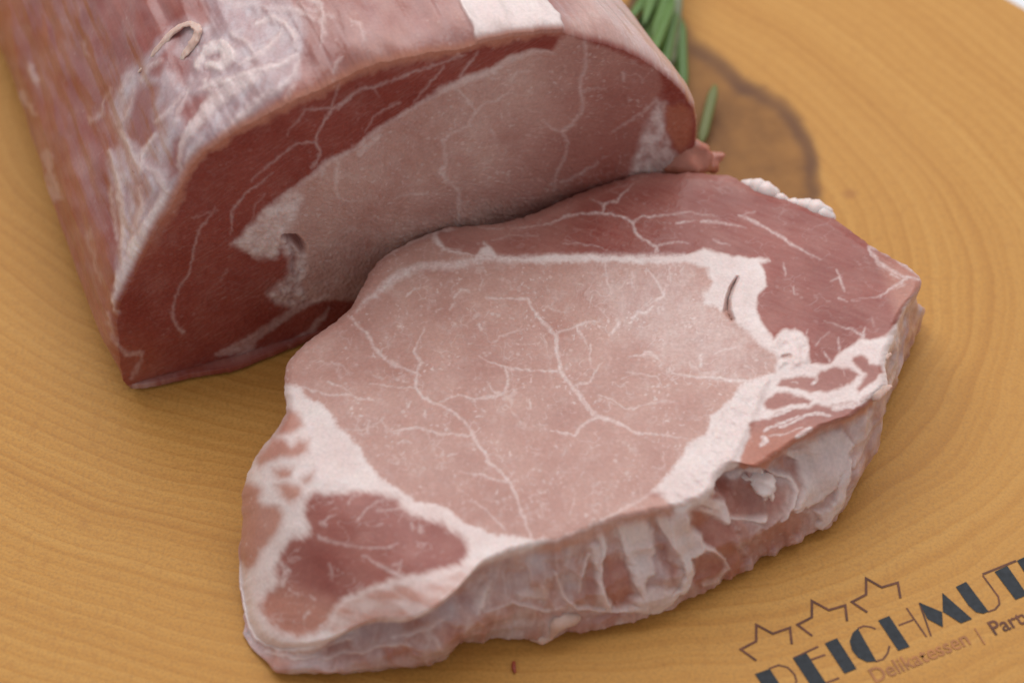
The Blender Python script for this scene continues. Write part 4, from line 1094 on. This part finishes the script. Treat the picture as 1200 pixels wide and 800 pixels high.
    # ---- the outside, swept back from the rim
    rim = face[-1].copy()
    rim_s = rim.copy()
    for _ in range(3):
        rim_s = sum(np.roll(rim_s, k, 0) for k in range(-9, 10)) / 19
    cen = rim.mean(0)
    L = 0.20
    q = np.linspace(0, 1, RO + 1)[1:] ** 1.35
    outer = []
    axd0 = math.radians(AX0)
    tang = np.roll(rim, -6, 0) - np.roll(rim, 6, 0)
    on = np.cross(tang, nrm); on /= np.linalg.norm(on, axis=1)[:, None] + 1e-12
    if ((rim - cen) * on).sum() < 0: on = -on
    for _ in range(4):
        on = sum(np.roll(on, k, 0) for k in range(-6, 7)); on /= np.linalg.norm(on, axis=1)[:, None]
    pos = np.zeros(2); prev = 0.0
    for k in q:
        d = k * L
        aa = axd0 + math.radians(AX1) * k
        pos = pos + np.array([-math.sin(aa), math.cos(aa)]) * (d - prev); prev = d
        bul = 0.0020 * (1 - math.exp(-d / 0.0022)) + SWELL * (1 - math.exp(-d / 0.05))
        sc = 1 - TAPER * d
        wk = sstep(0.0, 0.005, d)
        R = rim * (1 - wk) + rim_s * wk
        R[:, :2] = cen[:2] + (R[:, :2] - cen[:2]) * sc; R[:, 2] *= (1 - 0.4 * TAPER * d)
        R[:, :2] += pos
        R = R + on * (bul * sstep(0.0005, 0.012, rim[:, 2]))[:, None]
        outer.append(R)
    O = np.stack(outer)
    dist = (q * L)[:, None]
    cy, sy = np.cos(ang)[None], np.sin(ang)[None]
    lum = fbm(cy * 5 + 0 * dist, sy * 5 + 0 * dist, dist * 30, 3, 151)
    grain = fbm(cy * 34 + 0 * dist, sy * 34 + 0 * dist, dist * 28, 3, 153)
    O = O + on[None] * (lum * 0.0009 + grain * 0.00006)[..., None] * sstep(0, 0.006, dist)[..., None]
    O[..., 2] = np.where(O[..., 2] < 0.004, 0.0006 + 0.0034 * np.exp(np.clip((O[..., 2] - 0.004), -0.2, 0) / 0.0034), O[..., 2])
    su, sv = proj(O)
    w1 = 3 * fbm(su / 16, sv / 16, 0, 3, 161); w2 = 3 * fbm(su / 16, sv / 16, 4, 3, 162)
    a, b = su + w1, sv + w2
    up = np.clip((O[..., 2]) / 0.05, 0, 1)
    gn = grid_normals(O)
    if (gn * on[None]).sum() < 0: gn = -gn
    vd = CAM - O; vd /= np.linalg.norm(vd, axis=2)[..., None]
    seen = sstep(-0.05, 0.10, (gn * vd).sum(2))
    mem = inside(a, b, O_MEMB, 8) * seen
    hl = np.max([inside(a, b, h, 7) for h in O_HOLES], 0)
    fpz = inside(su + 0.5 * w1, sv + 0.5 * w2, O_FATPATCH, 2) * seen
    fibs = fbm(cy * 60 + 0 * dist, sy * 60 + 0 * dist, dist * 22, 3, 163)
    wisp = fbm(su / 16 + sv / 40, sv / 40 - su / 50, 0, 3, 165)
    memv = mem * (1 - 0.8 * hl) * np.clip(0.56 + 0.26 * wisp, 0.05, 1)
    clf = np.zeros_like(su)
    w3 = 1.5 * fbm(su / 7, sv / 7, 0, 3, 176); w4 = 1.5 * fbm(su / 7, sv / 7, 4, 3, 177)
    for p, w, k in O_STRANDS: clf = vein(su + 0.5 * w1 + w3, sv + 0.5 * w2 + w4, p, w, clf, k, 4.0)
    clf = clf * seen * np.clip(0.92 + 0.28 * fbm((su - sv) / 12, (su + sv) / 34, 0, 3, 167), 0.4, 1.1)
    skin = np.clip(0.04 + 0.10 * np.clip(fibs, 0, 1) + 0.10 * fbm(su / 30, sv / 30, 0, 2, 168), 0, .7)
    shoulder = sstep(640, 690, su) * (1 - fpz) * seen
    fatO = np.clip(np.maximum(np.maximum(clf, fpz * 0.98), shoulder * (0.24 + 0.10 * fibs)), 0, 1)
    st = np.zeros_like(su)
    for p, w, k in [([(362, -5), (376, 10), (379, 30), (378, 54)], [5, 6, 5, 2], .8), ([(352, 4), (372, 14), (392, 22)], [4, 3, 2], .6), ([(412, 22), (424, 30), (428, 46)], [4, 3, 2], .6), ([(398, 70), (392, 84)], [5, 3], .7), ([(334, 118), (345, 104)], [6, 4], .6), ([(36, 78), (42, 96)], [7, 9], .7), ([(110, 140), (122, 122), (130, 104)], [6, 3, 2], .6), ([(26, 112), (34, 124), (42, 134)], [6, 6, 4], .6),
                   ([(54, 178), (58, 205), (66, 232)], [8, 12, 10], .55), ([(102, 62), (98, 52)], [4, 3], .4), ([(104, 270), (110, 300), (118, 330)], [3, 3, 2], .4), ([(96, 405), (104, 416), (116, 424)], [6, 4, 4], .5), ([(127, 365), (134, 396), (140, 408)], [4, 5, 5], .5), ([(118, 430), (132, 442), (150, 454)], [4, 4, 3], .35)]:
        st = vein(a + w1 * 0.6, b + w2 * 0.6, p, w, st, k * 0.62, 3.5)
    fatO = np.maximum(fatO, st * seen)
    membO = np.clip(np.maximum(memv, skin * (1 - mem) * (1 - fpz) * (1 - shoulder)) * (1 - 0.8 * clf), 0, 0.95)
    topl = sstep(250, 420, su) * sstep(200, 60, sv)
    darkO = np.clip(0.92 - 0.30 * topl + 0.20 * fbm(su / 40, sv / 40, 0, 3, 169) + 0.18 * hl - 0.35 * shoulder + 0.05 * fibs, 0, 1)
    nearrim = np.exp(-dist / 0.0025)  # the rim's glow continues faintly in the outside colour
    warmO = np.clip(0.15 * nearrim * (1 - mem) * (1 - fpz) + 0.08 * np.clip(fbm(cy * 40 + 0 * dist, sy * 40 + 0 * dist, dist * 16, 2, 170), 0, 1), 0, 1)
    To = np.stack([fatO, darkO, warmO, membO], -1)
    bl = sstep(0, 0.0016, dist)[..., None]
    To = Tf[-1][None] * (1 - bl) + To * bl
    # raised strands of membrane and fat
    O = O + on[None] * (0.0003 * fatO * (1 - fpz) + 0.0002 * memv + 0.0005 * fpz)[..., None]
    endc = O[-1].mean(0)
    cap = [O[-1] * (1 - w) + endc * w for w in np.linspace(0, 1, 9)[1:]]
    P = np.concatenate([face, O, np.stack(cap)], 0)
    T = np.concatenate([Tf, To, np.repeat(To[-1:], 8, 0)], 0)
    Rr = P.shape[0]
    cls = np.full((Rr - 1, N), 3)
    def fc(m): return (m[:-1] + m[1:] + np.roll(m, -1, 1)[:-1] + np.roll(m, -1, 1)[1:]) / 4
    part = np.full((RF - 1, N), 1)
    part[fc(eye) > 0.5] = 0
    part[(fc(fp) > 0.5) & (fc(U) < 600)] = 2
    part[(fc(fp) > 0.5) & (fc(U) >= 600)] = 6
    cls[:RF - 1] = part
    po = np.full((RO - 1, N), 3)
    po[fc(mem) > 0.5] = 4
    po[fc(fpz) > 0.5] = 5
    cls[RF:RF + RO - 1] = po
    cls[RF - 1] = cls[RF]
    root = empty('pork_loin', (cen[0], cen[1], 0))
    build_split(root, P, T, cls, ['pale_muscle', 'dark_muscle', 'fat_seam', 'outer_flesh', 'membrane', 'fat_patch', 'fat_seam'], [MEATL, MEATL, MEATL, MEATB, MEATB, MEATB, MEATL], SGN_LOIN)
    tag(root, 'large raw pork loin at the back with dark red cut face and silvery membrane', 'pork loin')
    return root, O, on, face


AX0, AX1, SWELL, TAPER = 23.0, 5.0, 0.003, 1.25
SGN_LOIN = 1
loin, loin_side, loin_out, loin_face = make_loin()


def loin_pt(u, v, d=0.0):
    pu, pv = proj(loin_side)
    e = (pu - u) ** 2 + (pv - v) ** 2
    dep = (loin_side - CAM) @ FW
    k = np.argsort(e.ravel())[:6]
    k = k[np.argmin(dep.ravel()[k])]
    return toward(loin_side.reshape(-1, 3)[k], d)


lump('membrane_curl', [loin_pt(163, 82, 0), loin_pt(182, 58, .0003), loin_pt(200, 38, .0006), loin_pt(214, 28, .0009), loin_pt(228, 28, .0010), loin_pt(232, 38, .0008), loin_pt(224, 54, .0005), loin_pt(214, 68, 0.0)],
     [0.0005, 0.0007, 0.0008, 0.0007, 0.0007, 0.0008, 0.0009, 0.0006], M_PALEFLESH, loin, 21, 0.4, 0.45)
rp = loin_face[-1]
pu, pv = proj(rp)
kk = int(np.argmin((pu - 816) ** 2 + (pv - 182) ** 2))
c = rp[kk]
lump('flesh_tag', [c + np.array([-0.006, 0.001, -0.001]), c + np.array([0.000, 0.000, -0.001]), c + np.array([0.0032, 0.000, -0.0018]), c + np.array([0.0046, 0.0005, -0.0010])], [0.0040, 0.0042, 0.0026, 0.0012], M_REDFLESH, loin, 25, 0.3)


# ------------------------------------------------------------------ rosemary
def needle_mesh(length, width):
    n, m = 12, 8
    V, F = [], []
    for i in range(n):
        f = i / (n - 1)
        w = width * (0.35 + 0.65 * min(1, f / 0.15)) * (1 - max(0, (f - 0.75) / 0.25) ** 2 * 0.85)
        for j in range(m):
            a = 2 * math.pi * j / m
            V.append((w * math.cos(a), f * length, 0.55 * w * math.sin(a) - 0.06 * length * f * f + (0.25 * w if j == 2 else 0) * -1))
    for i in range(n - 1):
        for j in range(m):
            F.append((i * m + j, i * m + (j + 1) % m, (i + 1) * m + (j + 1) % m, (i + 1) * m + j))
    F.append(tuple(range(m))[::-1]); F.append(tuple((n - 1) * m + j for j in range(m)))
    return V, F


def make_rosemary():
    a = un(783, 72, 0.0055); b = un(793, -40, 0.0075); c = un(800, -190, 0.008)
    root = empty('rosemary_sprig', tuple(a))
    lump('stem', [a, (a + b) / 2 + np.array([0.0004, 0, 0.0004]), b, c], [0.0016, 0.0019, 0.0021, 0.0023], M_STEM, root, 33, 0.10)
    V, F = needle_mesh(1.0, 0.085)
    base = mesh_obj('needle', V, F, M_NEEDLE)
    me = base.data
    bpy.data.objects.remove(base)
    med = me.copy(); med.materials.clear(); med.materials.append(M_OLIVE)

    def needle(p, q, w=0.0030, dry=False):
        p, q = Vector(p), Vector(q)
        d = q - p; L = d.length
        o = bpy.data.objects.new('needle', med if dry else me)
        S.collection.objects.link(o)
        y = d.normalized(); x = y.cross(Vector((0, 0, 1))).normalized(); z = x.cross(y)
        M = Matrix((x, y, z)).transposed().to_4x4()
        s = w / 0.17
        o.parent = root
        o.matrix_local = Matrix.Translation(p - root.location) @ M @ Matrix.Diagonal((s, L, s, 1))
    # the needles that show beside the loin
    for p, q, w, dry in [((797, 20, .006), (801, 108, .003), .0027, False), ((838, 100, .004), (821, 168, .0022), .0024, True), ((786, -14, .008), (752, 60, .010), .0025, False), ((784, -40, .008), (738, 20, .012), .0026, False), ((788, 5, .007), (768, 74, .009), .0025, False),
                         ((790, 25, .006), (772, 90, .006), .0024, False), ((780, -60, .010), (755, 25, .014), .0025, False), ((786, 30, .005), (784, 112, .0025), .0028, False), ((788, -30, .009), (766, 40, .013), .0025, False), ((785, -75, .010), (728, -10, .013), .0026, False), ((790, 10, .008), (776, 82, .010), .0030, False), ((783, -5, .008), (742, 45, .006), .003, False)]:
        needle(un(p[0], p[1], p[2]), un(q[0], q[1], q[2]), w, dry)
    rs = random.Random(7)
    for p, q in [((790, -20, .009), (744, 28, .009)), ((792, -60, .010), (740, -4, .011)), ((788, 14, .008), (760, 52, .006)), ((786, 36, .006), (774, 104, .004)), ((788, -4, .010), (757, 66, .012)), ((790, -90, .01), (735, -30, .015)), ((789, 0, .01), (764, 62, .015)), ((787, 22, .004), (770, 66, .003))]:
        needle(un(*p), un(*q), 0.0024)
    for i in range(26):
        f = rs.uniform(0.35, 1)
        p = b * (1 - f) + c * f if f > 0.5 else a * (1 - 2 * f) + b * 2 * f
        an = rs.uniform(0, 2 * math.pi)
        dv = np.array([math.cos(an) * 0.010, -0.014 + rs.uniform(-.004, .004), abs(math.sin(an)) * 0.008 - 0.002])
        if dv[0] > 0 and i % 2: dv[0] = -dv[0]
        q = p + dv; q[2] = max(q[2], 0.0025)
        if proj(q)[1] > -12: continue
        needle(p, q, 0.0032)
    tag(root, 'green rosemary sprig on the board behind the right end of the loin', 'rosemary')


make_rosemary()

# ------------------------------------------------------------------ a crumb of meat on the wood
cr = un(602, 781, 0.0004)
o = lump('meat_crumb', [cr + np.array([0, 0.0009, 0]), cr, cr + np.array([0.0002, -0.0010, 0])], [0.0003, 0.0004, 0.0003], M_CRUMB, None, 41, 0.25)
tag(o, 'tiny dark red crumb of meat on the wood in front of the steak', 'crumb')
